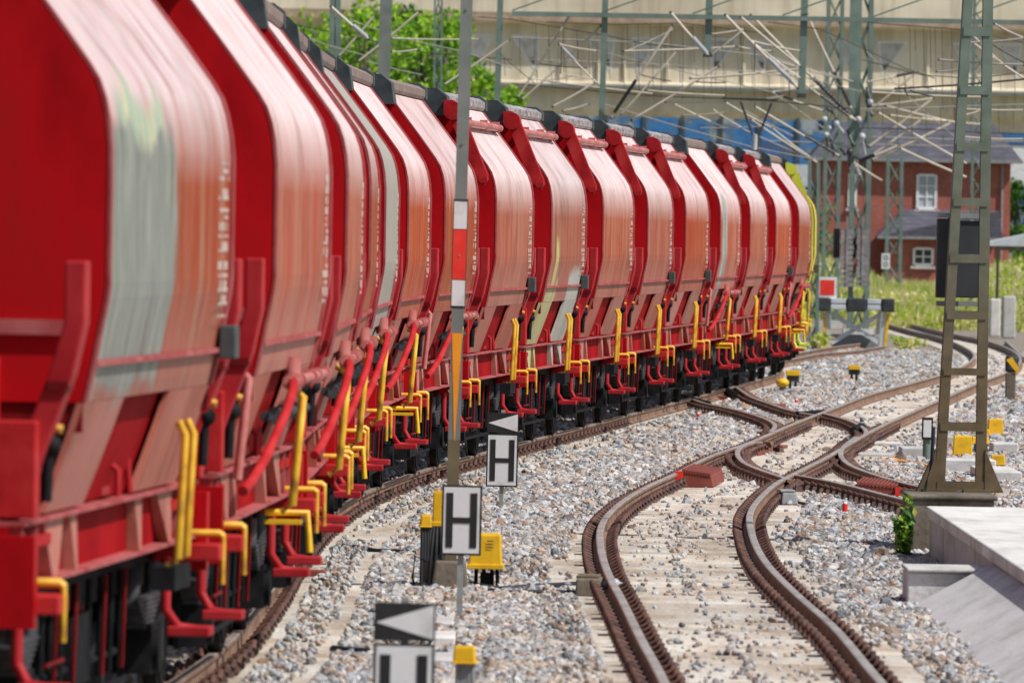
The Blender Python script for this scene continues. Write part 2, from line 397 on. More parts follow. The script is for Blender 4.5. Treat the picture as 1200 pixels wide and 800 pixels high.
# ------------------------------------------------------------------ rails
def resample(pts, step):
    out = [pts[0]]; acc = 0
    for a, b in zip(pts[:-1], pts[1:]):
        L = (b-a).length; t = step-acc
        while t <= L: out.append(a.lerp(b, t/L)); t += step
        acc = (acc+L) % step if L + acc >= step else acc+L
    out.append(pts[-1]); return out
RAILP = [(-.07,-.158),(-.07,-.145),(-.015,-.128),(-.012,-.045),(-.036,-.034),(-.036,-.006),(-.026,0),(.026,0),(.036,-.006),(.036,-.034),(.012,-.045),(.015,-.128),(.07,-.145),(.07,-.158)]
def sweep(pts, name, parent, prof=RAILP, mats=None, dz=0):
    mb = MB(); n = len(prof); vs = []
    for i, p in enumerate(pts):
        t = (pts[min(i+1,len(pts)-1)] - pts[max(i-1,0)]); t.z = 0; t.normalize()
        s = Vector((t.y, -t.x, 0))
        for (a, b) in prof: vs.append(p + s*a + Vector((0,0,b+dz)))
    fs = []; ms = []
    mb.v = [tuple(v) for v in vs]
    for i in range(len(pts)-1):
        for k in range(n):
            j = (k+1) % n
            mb.f.append((i*n+k, i*n+j, (i+1)*n+j, (i+1)*n+k)[::-1]); mb.m.append(1 if (prof[k][1] > -.007 and prof[j][1] > -.007) else 0); mb.sm.append(False)
    mb.f.append(tuple(range(n))); mb.m.append(0); mb.sm.append(False)
    mb.f.append(tuple(range((len(pts)-1)*n, len(pts)*n))[::-1]); mb.m.append(0); mb.sm.append(False)
    return mb.build(name, mats or [M['rail'], M['railtop']], parent)
def pts_fn(fn, a, b, step=.8):
    n = int((b-a)/step)+1
    return [Vector((float(fn(y)), y, 0)) for y in np.linspace(a, b, n)]
def clips(pts, name, parent, step=.75, sides=(-1, 1)):
    """spring clips and ribbed base plates each side of the rail foot"""
    mb = MB()
    for i, p in enumerate(resample(pts, step)[:-1]):
        q = pts[min(range(len(pts)), key=lambda k: abs(pts[k].y-p.y)+abs(pts[k].x-p.x))]
        j = pts.index(q); t = (pts[min(j+1,len(pts)-1)]-pts[max(j-1,0)]).normalized(); s = Vector((t.y,-t.x,0))
        rot = Matrix(((s.x, t.x, 0), (s.y, t.y, 0), (0, 0, 1)))
        for sd_ in sides:
            mb.box(p + s*sd_*.115 + Vector((0,0,-.125)), (.1, .2, .07), 0, rot, taper=.7)
            mb.tube([p + s*sd_*.075 + t*.05+Vector((0,0,-.095)), p+s*sd_*.16+t*.02+Vector((0,0,-.05)), p+s*sd_*.15-t*.05+Vector((0,0,-.1))], .028, 0, 5)
    return mb.build(name, M['clip'], parent)
SLZ = -.17
def sleeper_mb(a, b, wdt=.28, h=.2):
    """sleeper between two ground points (its ends), top at SLZ, with tapered sides"""
    mb = MB(); t = (b-a); t.z = 0; L = t.length; t.normalize(); s = Vector((-t.y, t.x, 0))
    c = (a+b)/2; rot = Matrix(((t.x, s.x, 0), (t.y, s.y, 0), (0, 0, 1)))
    hx, hy = L/2, wdt/2; e = .02
    vs = []
    for (x, y, z) in ((-hx,-hy,-h),(hx,-hy,-h),(hx,hy,-h),(-hx,hy,-h),(-hx,-hy,-e),(hx,-hy,-e),(hx,hy,-e),(-hx,hy,-e),(-hx+e,-hy+e,0),(hx-e,-hy+e,0),(hx-e,hy-e,0),(-hx+e,hy-e,0)):
        vs.append(rot @ Vector((x, y, z)) + Vector((c.x, c.y, SLZ)))
    mb.add(vs, [(0,3,2,1),(0,1,5,4),(1,2,6,5),(2,3,7,6),(3,0,4,7),(4,5,9,8),(5,6,10,9),(6,7,11,10),(7,4,8,11),(8,9,10,11)])
    return mb
def track(label, fa, fb, y0, y1, over=.55, name='railway_track', far_x=None, clip_to=150):
    root = empty(name, (float(fa(y0)), y0, -.16), 0, label, 'railway track')
    inv = Vector(root.location)
    pa = pts_fn(fa, y0, y1); pb = pts_fn(fb, y0, y1)
    objs = [sweep(pa, 'rail', root), sweep(pb, 'rail', root),
            clips(pts_fn(fa, y0, clip_to), 'rail_clips', root), clips(pts_fn(fb, y0, clip_to), 'rail_clips', root)]
    ys = np.arange(y0+.3, y1, .6); big = MB()
    for i, y in enumerate(ys):
        xa, xb = float(fa(y)), float(fb(y))
        a = Vector((xa, y, 0)); b = Vector((xb, y, 0)); t = Vector((xb-xa, 0, 0)).normalized()
        sl = (float(fa(y+.5))-float(fa(y-.5)));
        t = Vector((1, -sl, 0)).normalized()
        hl = abs(xb-xa)/2*1.0 + over + rnd.uniform(-.03, .03); c = (a+b)/2
        mb = sleeper_mb(c - t*hl, c + t*hl)
        if i < 100: objs.append(mb.build('sleeper', M['sleeper'], root))
        else: big.add(mb.v, mb.f)
    o = big.build('sleepers', M['sleeper'], root); o['kind'] = 'stuff'; objs.append(o)
    for o in objs: o.location = -inv
    return root
track('curving track in the open foreground with beige concrete sleepers and rusty rails', r1, r2, 44, 330, .5)
track('track carrying the red hopper wagons, its near rail rusty brown', lambda y: side_x(y)-HW+.75, lambda y: side_x(y)-HW-.75, 30, 300, .72)

# crossing rails: every piece lies on the ground
cross = empty('diamond_crossing', gp(930,520,-.16), 0, 'junction of switch and wing rails between the two tracks', 'rail crossing')
ci = -Vector(cross.location)
def px_rail(pxs, name='switch_rail', cl=True, dz=0.0):
    P = [gp(x, y, 0) for x, y in pxs]
    # catmull-rom
    out = []
    for i in range(len(P)-1):
        p0 = P[max(i-1,0)]; p1 = P[i]; p2 = P[i+1]; p3 = P[min(i+2,len(P)-1)]
        n = max(3, int((p2-p1).length/.7))
        for k in range(n):
            u = k/n
            out.append(.5*((2*p1)+(p2-p0)*u+(2*p0-5*p1+4*p2-p3)*u*u+(3*p1-p0-3*p2+p3)*u**3))
    out.append(P[-1])
    o = sweep(out, name, cross, dz=dz); o.location = ci
    if cl:
        c = clips(out, 'rail_clips', cross, .6); c.location = ci
    return out
px_rail([(804,463),(824,471),(857,478),(883,485),(902,492),(908,498),(903,505)], dz=-.004)
px_rail([(862,452),(880,464),(905,473),(930,481),(958,486)], dz=-.004)
px_rail([(963,483),(993,491),(1010,499),(1015,506),(1008,512)], dz=-.004)
px_rail([(905,517),(885,517),(868,523),(864,531),(872,541),(890,549),(914,557),(926,561)], 'wing_rail', dz=-.004)
px_rail([(930,555),(969,562),(1000,569),(1035,578),(1075,588)], dz=-.004)
px_rail([(1003,511),(990,521),(985,530),(990,539),(1003,547),(1035,558),(1069,567),(1100,573)], 'wing_rail', dz=-.004)
px_rail([(1178,398),(1190,409),(1200,418)], cl=False, dz=-.004)
# long timbers of the crossing
for i, y in enumerate(np.arange(112, 172, .6)):
    x0 = float(r1(y))-.55-(.4 if y > 122 else 0); x1 = float(r2(y))+.6+ (1.0 if y < 140 else 0)
    if y > 140: x0 = min(x0, float(side_x(y))+.9)
    mb = sleeper_mb(Vector((x0, y+.04, 0)), Vector((x1, y+.02, 0)), .3, .18)
    o = mb.build('long_sleeper', M['sleeper'], cross); o.location = ci - Vector((0,0,.004))
# switch blades thickening the junction: dark check rails and chairs
mb = MB()
for (x, y, w_, h_) in [(812,470,.5,.09),(857,466,.35,.09),(905,476,.3,.07),(895,525,.5,.06),(882,530,.4,.06)]:
    p = gp(x, y, -.15); mb.box(p, (w_, 2.5, h_), 0, Matrix.Rotation(-.12, 3, 'Z'))
o = mb.build('iron_filler_blocks', M['redrust'], cross); o.location = ci
mb = MB()
for (a, b) in [((800,466),(830,474)),((846,455),(862,463)),((935,486),(965,484)),((1000,505),(1010,500))]:
    A = gp(*a, -.05); B = gp(*b, -.05); mb.tube([A, B], .07, 0, 6)
o = mb.build('black_greased_plate', M['black'], cross); o.location = ci

# ribbed covers at the junction
def ribbed_cover(cx, cy, w_, l_, h_, label, redside):
    p = gp(cx, cy, SLZ)
    root = empty('switch_cover', p, R_(-4), label, 'switch cover')
    mb = MB(); mb.poly([(-w_/2, 0), (w_/2, 0), (w_/2*.85, h_*.75), (-w_/2*.8, h_)], 'y', -l_/2, l_/2)
    n = 11
    mb.build('cover', M['redrust'], root, bevel=.01)
    mb = MB()
    for i in range(n):
        x = -w_*.40 + (i+.5)*w_*.82/n; zt = h_*.98 - (x+w_*.40)/(w_*.82)*h_*.25
        mb.bbox(x-.012, x+.012, -l_/2-.01, l_/2, zt-.01, zt+.03)
    mb.build('ribs', M['redrust'], root)
    mb = MB(); sx = -1 if redside < 0 else 1
    xa = sx*w_*.5; hh = h_ if sx < 0 else h_*.8
    mb.bbox(xa-sx*.07, xa+sx*.03, -l_/2-.08, -l_/2-.012, 0, hh); mb.bbox(xa+sx*.003, xa+sx*.03, -l_/2-.01, l_/2*.4, 0, hh*.8)
    mb.build('red_end', M['redmark'], root)
ribbed_cover(822, 567, .46, 3.0, .2, 'rust brown block with red left end beside the left rail', -1)
ribbed_cover(1030, 579, .62, 2.6, .16, 'rust brown ribbed cover with red right end near the mast foot', 1)

# ------------------------------------------------------------------ ground
mb = MB(); mb.add([(-1500,-60,-.30),(1500,-60,-.30),(1500,3200,-.30),(-1500,3200,-.30)], [(0,1,2,3)])
tag(mb.build('ground', M['ground']), kind='structure')
ys = np.linspace(15, 420, 200)
mb = MB(); vs = []
for y in ys: vs += [(float(side_x(y))-6, y, -.225), (max(float(r2(y)), float(side_x(y))) + 6.5, y, -.225)]
mb.add(vs, [(2*i, 2*i+1, 2*i+3, 2*i+2) for i in range(len(ys)-1)])
tag(mb.build('ballast_bed', M['bed']), kind='structure')
# dusty strips inside the open track
mb = MB(); vs = []; ys = np.linspace(20, 300, 140)
for y in ys: vs += [(float(r1(y))-.5, y, -.205), (float(r2(y))+.5, y, -.205)]
mb.add(vs, [(2*i, 2*i+1, 2*i+3, 2*i+2) for i in range(len(ys)-1)])
tag(mb.build('dusty_track_bed', M['dust']), kind='structure')
# sand patch
P = [gp(x, y, -.2) for x, y in [(1003,668),(1015,655),(1040,652),(1075,652),(1100,670),(1080,692),(1040,700),(1020,690)]]
mb = MB(); mb.add([(p.x, p.y, -.19) for p in P], [tuple(range(len(P)))[::-1]]); tag(mb.build('sand_patch', M['sand']), kind='structure')

def gn_stones():
    rng = np.random.default_rng(3)
    X = []; Y = []; Z = []; Sc = []
    def band(fa, fb, y0, y1, dens, size, z=-.2, zj=.012):
        a = np.linspace(y0, y1, 200); wd = np.maximum(fb(a)-fa(a), 0); tot = wd.mean()*(y1-y0)
        n = int(tot*dens)
        y = rng.uniform(y0, y1, int(n*1.6)); wl = np.maximum(fb(y)-fa(y), 0)
        keep = rng.uniform(0, wd.max(), len(y)) < wl; y = y[keep][:n]
        x = fa(y)+rng.uniform(0, 1, len(y))*(fb(y)-fa(y))
        pt = np.sin(x*2.1+y*.31)+np.sin(x*1.1-y*.52+1.7)+np.sin(y*.23+2*np.sin(x*1.3))+.6*np.sin(y*1.3+x*3.7)
        kp = rng.uniform(0, 1, len(x)) < np.clip(1.25-np.maximum(pt-.7, 0)*.85, .07, 1)
        x = x[kp]; y = y[kp]
        X.extend(x); Y.extend(y); Z.extend(z+rng.normal(0, zj, len(y))); Sc.extend(size*rng.lognormal(0, .3, len(y)))
    L = lambda y: side_x(y)-HW+.75+.72
    m1 = lambda y: r1(y)-.5
    rr = lambda y: r2(y)+.5
    rr2 = lambda y: r2(y)+3.6
    for (y0, y1, d, sz) in [(44, 75, 900, .025), (75, 100, 650, .027), (100, 125, 460, .031), (125, 160, 300, .035), (160, 260, 150, .045)]:
        band(L, m1, y0, y1, d, sz)
        band(rr, (lambda y: np.where(y < 100, r2(y)+3.0, r2(y)+5.5)), y0, y1, d, sz)
        # scattered stones over the sleepers, thicker along the middle and by the ends
        band(lambda y: r1(y)+.15, lambda y: r2(y)-.15, y0, y1, d*.02, sz*.65, SLZ+.002, .004)
        band(lambda y: (r1(y)+r2(y))/2-.035+.05*np.sin(y*1.7), lambda y: (r1(y)+r2(y))/2+.035+.05*np.sin(y*1.7), y0, y1, d*.2, sz*.7, SLZ+.004, .004)
        band(lambda y: r1(y)-.6, lambda y: r1(y)-.3, y0, y1, d*.14, sz*.8, SLZ+.005)
        band(lambda y: r2(y)+.25, lambda y: r2(y)+.6, y0, y1, d*.04, sz*.8, SLZ+.005)
        band(lambda y: side_x(y)-HW+.75+.25, lambda y: side_x(y)-HW+.75+.6, y0, y1, d*.14, sz*.8, SLZ+.005)
        band(lambda y: side_x(y)-HW-.6, lambda y: side_x(y)-HW+.6, y0, y1, d*.25, sz, -.17)
    me = bpy.data.meshes.new('track_ballast'); pts = np.column_stack([X, Y, Z])
    me.vertices.add(len(pts)); me.vertices.foreach_set('co', pts.astype(np.float32).ravel())
    at_ = me.attributes.new('sz', 'FLOAT', 'POINT'); at_.data.foreach_set('value', np.array(Sc, np.float32))
    me.update(); me.materials.append(M['stone'])
    o = bpy.data.objects.new('track_ballast', me); COL.objects.link(o)
    tag(o, 'grey and brown crushed stone ballast around the tracks', 'ballast', kind='stuff')
    ng = bpy.data.node_groups.new('stones', 'GeometryNodeTree')
    ng.interface.new_socket('Geometry', in_out='INPUT', socket_type='NodeSocketGeometry')
    ng.interface.new_socket('Geometry', in_out='OUTPUT', socket_type='NodeSocketGeometry')
    N = ng.nodes; Lk = ng.links.new
    gi = N.new('NodeGroupInput'); go = N.new('NodeGroupOutput')
    join = N.new('GeometryNodeJoinGeometry')
    for k in range(5):
        ico = N.new('GeometryNodeMeshIcoSphere'); ico.inputs['Radius'].default_value = 1; ico.inputs['Subdivisions'].default_value = 1 if k % 2 else 2
        sp = N.new('GeometryNodeSetPosition'); Lk(ico.outputs[0], sp.inputs[0])
        nz = N.new('ShaderNodeTexNoise'); nz.noise_dimensions = '4D'; nz.inputs['W'].default_value = k*3.3; nz.inputs['Scale'].default_value = .9
        sb = N.new('ShaderNodeVectorMath'); sb.operation = 'SUBTRACT'; sb.inputs[1].default_value = (.5,.5,.5); Lk(nz.outputs['Color'], sb.inputs[0])
        sc = N.new('ShaderNodeVectorMath'); sc.operation = 'SCALE'; sc.inputs['Scale'].default_value = 2.2; Lk(sb.outputs[0], sc.inputs[0])
        Lk(sc.outputs[0], sp.inputs['Offset'])
        smt = N.new('GeometryNodeSetMaterial'); smt.inputs['Material'].default_value = M['stone']; Lk(sp.outputs[0], smt.inputs[0])
        g2i = N.new('GeometryNodeGeometryToInstance'); Lk(smt.outputs[0], g2i.inputs[0]); Lk(g2i.outputs[0], join.inputs[0])
    iop = N.new('GeometryNodeInstanceOnPoints'); Lk(gi.outputs[0], iop.inputs['Points']); Lk(join.outputs[0], iop.inputs['Instance'])
    iop.inputs['Pick Instance'].default_value = True
    rv = N.new('FunctionNodeRandomValue'); rv.data_type = 'FLOAT_VECTOR'; rv.inputs[1].default_value = (6.28,6.28,6.28); Lk(rv.outputs[0], iop.inputs['Rotation'])
    na = N.new('GeometryNodeInputNamedAttribute'); na.data_type = 'FLOAT'; na.inputs[0].default_value = 'sz'
    Lk(na.outputs[0], iop.inputs['Scale']); Lk(iop.outputs[0], go.inputs[0])
    md = o.modifiers.new('stones', 'NODES'); md.node_group = ng
gn_stones()

# ------------------------------------------------------------------ hopper wagons
PROF = [(.0,4.70),(.79,4.64),(1.0,4.37),(1.2,4.11),(1.37,3.88),(1.425,3.79),(1.46,3.69),(1.485,3.57),(1.5,3.42),(1.5,2.70),(1.492,2.62),(1.455,2.42),(1.43,2.27),(1.405,2.14),(1.385,2.06)]
def wagon(kind):
    root = empty('hopper_wagon', (0,0,0), 0, 'wagon', 'hopper wagon', 'red hopper wagons of the goods train')
    HL = 3.22
    # upper hopper
    mb = MB(); prof = [(x, z) for x, z in PROF] ; full = prof[::-1] + [(-x, z) for x, z in prof[1:]]
    n = len(full); vs = [(x, -HL, z) for x, z in full] + [(x, HL, z) for x, z in full]
    for i in range(n-1):
        mb.add([vs[i], vs[i+1], vs[n+i+1], vs[n+i]], [(0,1,2,3)][::1], 1, False)
    # merge for smooth shading
    mb = MB(); mb.v = vs
    for i in range(n-1): mb.f.append((i, n+i, n+i+1, i+1)[::-1]); mb.m.append(1); mb.sm.append(full[i][1] > 2.71 and full[i+1][1] > 2.71)
    mb.add([(x*.995, -HL+.0, z) for x, z in full], [tuple(range(n))], 0); mb.add([(x*.995, HL, z) for x, z in full], [tuple(range(n))[::-1]], 0)
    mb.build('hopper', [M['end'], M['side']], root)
    # raised rim round each end of the hopper
    for s in (1, -1):
        for sy in (-1, 1):
            mb = MB()
            for (a, b) in zip(PROF[1:-1], PROF[2:]):
                mb.add([(s*(a[0]+.002), sy*HL, a[1]), (s*(b[0]+.002), sy*HL, b[1]), (s*(b[0]+.022), sy*HL, b[1]), (s*(a[0]+.022), sy*HL, a[1]),
                        (s*(a[0]+.002), sy*(HL-.07), a[1]), (s*(b[0]+.002), sy*(HL-.07), b[1]), (s*(b[0]+.022), sy*(HL-.07), b[1]), (s*(a[0]+.022), sy*(HL-.07), a[1])],
                       [(0,1,2,3),(7,6,5,4),(3,2,6,7),(0,4,5,1)])
            mb.build('edge_rim', M['rib'], root)
    mb = MB()
    for s in (-1, 1): mb.bbox(s*1.437, s*1.46, -HL+.03, HL-.03, 2.255, 2.285)
    for s in (-1, 1): mb.bbox(-1.36, 1.36, s*(HL+.003), s*(HL+.035), 2.42, 2.50)
    mb.build('weld_bead', M['rib'], root)
    # inner chute under the hopper
    mb = MB(); T = [(-1.30,-HL+.06,2.055),(1.30,-HL+.06,2.055),(1.30,HL-.06,2.055),(-1.30,HL-.06,2.055)]
    B = [(-.85,-1.5,.75),(.85,-1.5,.75),(.85,1.5,.75),(-.85,1.5,.75)]
    mb.add(T+B, [(0,1,5,4),(1,2,6,5),(2,3,7,6),(3,0,4,7),(4,5,6,7)]); mb.build('discharge_chute', M['dred'], root)
    # lower end plate
    mb = MB()
    for s in (-1, 1):
        mb.bbox(-1.38, 1.38, s*(HL-.05), s*(HL-.02), 1.9, 2.055)
    mb.build('end_apron', M['dred'], root)
    # slanting side legs
    for s in (-1, 1):
        for (a, b, a2, b2) in ((-HL, -1.3, -HL, -1.5), (1.05, HL, .95, HL)):
            pr = [(1.386,2.057),(1.33,1.88),(1.26,1.67),(1.19,1.468)]
            mb = MB(); vs = []
            for i, (x, z) in enumerate(pr):
                u = i/3; y0 = a+(a2-a)*u; y1 = b+(b2-b)*u
                vs += [(s*x, y0, z), (s*x, y1, z), (s*(x-.035), y1, z), (s*(x-.035), y0, z)]
            fs = []
            for i in range(3):
                for k in range(4):
                    fs.append((i*4+k, i*4+(k+1)%4, i*4+4+(k+1)%4, i*4+4+k))
            mb.add(vs, fs+[(0,1,2,3),(12,13,14,15)]); mb.build('side_leg', M['side'], root)
        # recessed dark flap between legs
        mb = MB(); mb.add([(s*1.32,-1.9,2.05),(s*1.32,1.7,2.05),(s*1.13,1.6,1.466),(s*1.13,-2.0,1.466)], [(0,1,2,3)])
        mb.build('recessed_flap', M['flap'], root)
        mb = MB(); mb.bbox(s*1.09, s*1.15, -.25, .1, 1.48, 1.8); mb.tube([(s*1.12,-.1,1.7),(s*1.22,-.1,1.62),(s*1.22,-.1,1.47)], .02)
        mb.tube([(s*1.16,.7,1.86),(s*1.2,.7,1.47)], .02)
        mb.build('flap_lock', M['post'], root)
    # side sill with ribs
    for s in (-1, 1):
        mb = MB(); mb.bbox(s*1.05, s*1.13, -4.25, 4.25, 1.12, 1.43, 0)
        mb.bbox(s*1.05, s*1.22, -4.25, 4.25, 1.43, 1.452, 1)
        mb.bbox(s*1.05, s*1.23, -4.25, 4.25, 1.10, 1.12, 1)
        for (ya, yb, yc, yd) in ((-3.15,-2.3,-3.0,-2.75),(-2.0,-1.7,-1.95,-1.85),(1.1,1.5,1.15,1.25),(2.3,3.1,2.7,2.85)):
            mb.add([(s*1.134, ya, 1.428),(s*1.134, yb, 1.428),(s*1.134, yd, 1.122),(s*1.134, yc, 1.122),
                    (s*1.18, ya, 1.428),(s*1.18, yb, 1.428),(s*1.21, yd, 1.122),(s*1.21, yc, 1.122)], [(4,5,6,7),(0,4,7,3),(1,2,6,5)], 2)
        for y in (-4.2,-3.6,3.5,4.1):
            mb.bbox(s*1.132, s*1.2, y-.02, y+.02, 1.122, 1.428, 1)
        mb.build('side_sill', [M['flap'], M['rib'], M['side']], root)
    # end posts
    for sy in (-1, 1):
        for s in (-1, 1):
            mb = MB(); y0, y1 = sy*3.85, sy*4.08
            pr = [(1.38,2.82),(1.49,2.82),(1.49,2.5),(1.43,2.22),(1.16,1.46),(1.02,1.46),(1.30,2.22),(1.38,2.5)]
            mb.poly([(s*x, z) for x, z in pr], 'y', min(y0,y1), max(y0,y1)); mb.build('end_post', M['post'], root, bevel=.012)
            mb = MB(); mb.poly([(s*1.30,2.14),(s*1.41,2.14),(s*1.41,2.19),(s*1.30,2.19)], 'y', min(y0,y1)-.02, max(y0,y1)+.02)
            mb.build('post_collar', M['dred'], root)
        # end bulkhead ribs on the sloping end
        mb = MB()
        for x in (-.9, -.3, .3, .9):
            mb.add([(x-.04, sy*(HL+.003), 2.3),(x+.04, sy*(HL+.003), 2.3),(x+.04, sy*4.0, 1.36),(x-.04, sy*4.0, 1.36),(x-.04, sy*3.0, 1.36),(x+.04, sy*3.0, 1.36)], [(0,1,2,3),(0,3,4),(1,5,2),(0,4,5,1)])
        mb.build('end_gussets', M['end'], root)
        # end platform and headstock
        mb = MB(); mb.bbox(-1.2, 1.2, sy*3.0, sy*4.2, 1.3, 1.36); mb.bbox(-1.28, 1.28, sy*4.2, sy*4.36, .9, 1.38)
        mb.build('end_platform', M['end'], root)
        for s in (-1, 1):
            mb = MB(); mb.cyl((s*.875, sy*4.5, 1.06), .1, .28, 'y', 0); mb.cyl((s*.875, sy*4.7, 1.06), .085, .2, 'y', 0)
            b = mb.build('buffer', M['steelgrey'], root)
            mb = MB(); mb.cyl((s*.875, sy*4.79, 1.06), .24, .04, 'y', 0, 20); mb.build('buffer_head', M['black'], b)
            # red cabinet with valve
            if s > 0 or kind == 'A':
                mb = MB(); mb.bbox(s*.98, s*1.26, sy*4.0, sy*4.2, 1.47, 1.98); c = mb.build('brake_cabinet', M['red'], root, bevel=.01)
                mb = MB(); mb.tube([(s*1.28, sy*3.9, 1.55),(s*1.3, sy*3.9, 2.02)], .03); mb.ball((s*1.3, sy*3.9, 1.85), .06); mb.build('valve', M['black'], c)
                mb = MB(); mb.ball((s*1.3, sy*3.9, 2.08), .055); mb.tube([(s*1.27, sy*3.9, 1.95),(s*1.36, sy*3.9, 1.93)], .025); mb.build('valve_knob', M['brass'], c)
            # corner grab rail in yellow and red steps
            mb = MB(); mb.tube([(s*1.1, sy*4.05, 1.13),(s*1.38, sy*4.05, 1.13),(s*1.40, sy*4.05, 1.11)], .026); mb.tube([(s*1.40, sy*4.05, 1.12),(s*1.40, sy*4.05, .82)], .017)
            mb.build('grab_rail', M['yel'], root)
            mb = MB(); mb.bbox(s*1.0, s*1.4, sy*3.85, sy*4.25, .97, 1.07); mb.build('step_bracket', M['red'], root, bevel=.01)
            mb = MB(); mb.tube([(s*1.1, sy*3.6, 1.0),(s*1.1, sy*3.6, .68),(s*1.17, sy*3.65, .57),(s*1.3, sy*3.7, .55)], .035)
            mb.bbox(s*1.12, s*1.38, sy*3.5, sy*3.8, .52, .58); mb.build('foot_step', M['post'], root, bevel=.01)
        mb = MB(); mb.tube([(-.25, sy*4.36, 1.0),(-.28, sy*4.5, .7),(-.2, sy*4.62, .5),(0, sy*4.66, .45)], .03, 0, 6); mb.tube([(.3, sy*4.36, 1.0),(.33, sy*4.5, .75),(.2, sy*4.6, .6)], .03, 0, 6)
        mb.bbox(-.08, .08, sy*4.36, sy*4.7, .98, 1.1); mb.build('coupling', M['black'], root)
    # running gear
    mb = MB()
    for s in (-1, 1): mb.bbox(s*.80, s*.95, -4.2, 4.2, .82, 1.05)
    for y in (-2.0, -.7, .7, 2.0): mb.bbox(-.9, .9, y-.05, y+.05, .8, 1.0)
    mb.tube([(.5,-.9,.62),(.5,.9,.62)], .17, 0, 12); mb.tube([(.98,-2.2,.5),(.98,2.2,.5)], .025); mb.tube([(1.0,-2.3,.32),(1.0,2.3,.32)], .02)
    for y in (-1.9,-1.5,-1.0,-.4,.3,.9,1.4,1.9): mb.tube([(1.02,y,.98),(1.0,y+.08,.4)], .022, 0, 6)
    mb.bbox(.7, 1.02, -.5, .4, .4, .8)
    mb.build('underframe', M['black'], root)
    mb = MB()
    for y in (-1.7,-.8,.6,1.6): mb.tube([(1.08,y,1.0),(1.06,y+.05,.42)], .014, 0, 6)
    mb.tube([(1.08,-2.2,.6),(1.08,-1.4,.6)], .014); mb.build('brake_rods', M['dred'], root)
    for y in (-3.0, 3.0):
        mb = MB()
        for s in (-1, 1):
            prof = [(.40,.0),(.46,.0)]
            mb.cyl((s*.75, y, .46), .46, .11, 'x', 0, 28); mb.cyl((s*.695, y, .46), .485, .03, 'x', 1, 28); mb.cyl((s*.81, y, .46), .40, .02, 'x', 0, 24)
        mb.cyl((0, y, .46), .08, 1.5, 'x', 0, 12)
        ws = mb.build('wheelset', [M['black'], M['tyre']], root)
        for s in (-1, 1):
            mb = MB(); mb.bbox(s*.86, s*1.1, y-.15, y+.15, .32, .62); mb.cyl((s*1.11, y, .46), .13, .06, 'x', 0, 14)
            mb.poly([(y-.5,1.0),(y+.5,1.0),(y+.28,.5),(y+.2,.3),(y+.16,.3),(y+.16,.75),(y-.16,.75),(y-.16,.3),(y-.2,.3),(y-.28,.5)], 'x', s*.9, s*.94)
            mb.build('axle_box', M['black'], root)
            mb = MB()
            for k in range(7):
                L = .62 - k*.075; mb.bbox(s*.95, s*1.07, y-L, y+L, .78-k*.028-.02, .78-k*.028)
            for q in (-1, 1): mb.cyl((s*1.02, y+q*.55, .87), .05, .2, 'z')
            mb.build('leaf_spring', M['steelgrey'], root)
            mb = MB(); mb.bbox(s*.62, s*.86, y-.62, y-.5, .25, .65); mb.bbox(s*.62, s*.86, y+.5, y+.62, .25, .65); mb.build('brake_blocks', M['steelgrey'], root)
    # ridge lid and caps
    lm = M['lid'] if kind == 'A' else M['lidbrown']
    mb = MB(); mb.poly([(-.8,4.655),(.8,4.655),(.82,4.69),(.82,4.77),(.74,4.82),(-.74,4.82),(-.82,4.77),(-.82,4.69)], 'y', -2.9, 3.3)
    mb.build('ridge_walkway', lm, root)
    mb = MB(); mb.poly([(-.9,4.5),(.9,4.5),(.86,4.75),(.74,4.85),(-.74,4.85),(-.86,4.75)], 'y', -3.4, -2.9); mb.build('lid_cap', M['slate'], root); mb = MB(); mb.poly([(-.83,4.66),(.83,4.66),(.83,4.79),(.74,4.86),(-.74,4.86),(-.83,4.79)], 'y', 3.3, 3.6)
    mb.build('lid_cap', M['slate'], root)
    if kind == 'A':
        for s in (-1, 1):
            mb = MB(); mb.tube([(s*1.06,-3.5,4.42),(s*1.06,2.9,4.42)], .048, 0, 10)
            for y in (-2.2, .4, 2.4): mb.box((s*1.04, y, 4.43), (.1, .1, .14), 0)
            mb.build('roof_pipe', M['pipe'], root)
            for (y, o) in ((-3.36, 0), (-3.75, .02)):
                mb = MB(); mb.poly([(s*(.86+o),4.62),(s*(1.03+o),4.66),(s*(1.42+o),3.74),(s*(1.38+o),3.62),(s*(1.26+o),3.66)], 'y', y-.04, y+.04)
                mb.cyl((s*(.96+o), y-.02, 4.56), .12, .14, 'y', 0, 14); mb.cyl((s*(1.36+o), y-.02, 3.7), .06, .14, 'y', 0, 10)
                mb.build('lid_lever', M['red'], root)
            mb = MB(); mb.tube([(s*1.06,-3.75,4.42),(s*1.06,-3.5,4.42)], .05, 0, 8); mb.box((s*.9,-3.4,4.62),(.12,.3,.16)); mb.build('lever_pivot', M['red'], root)
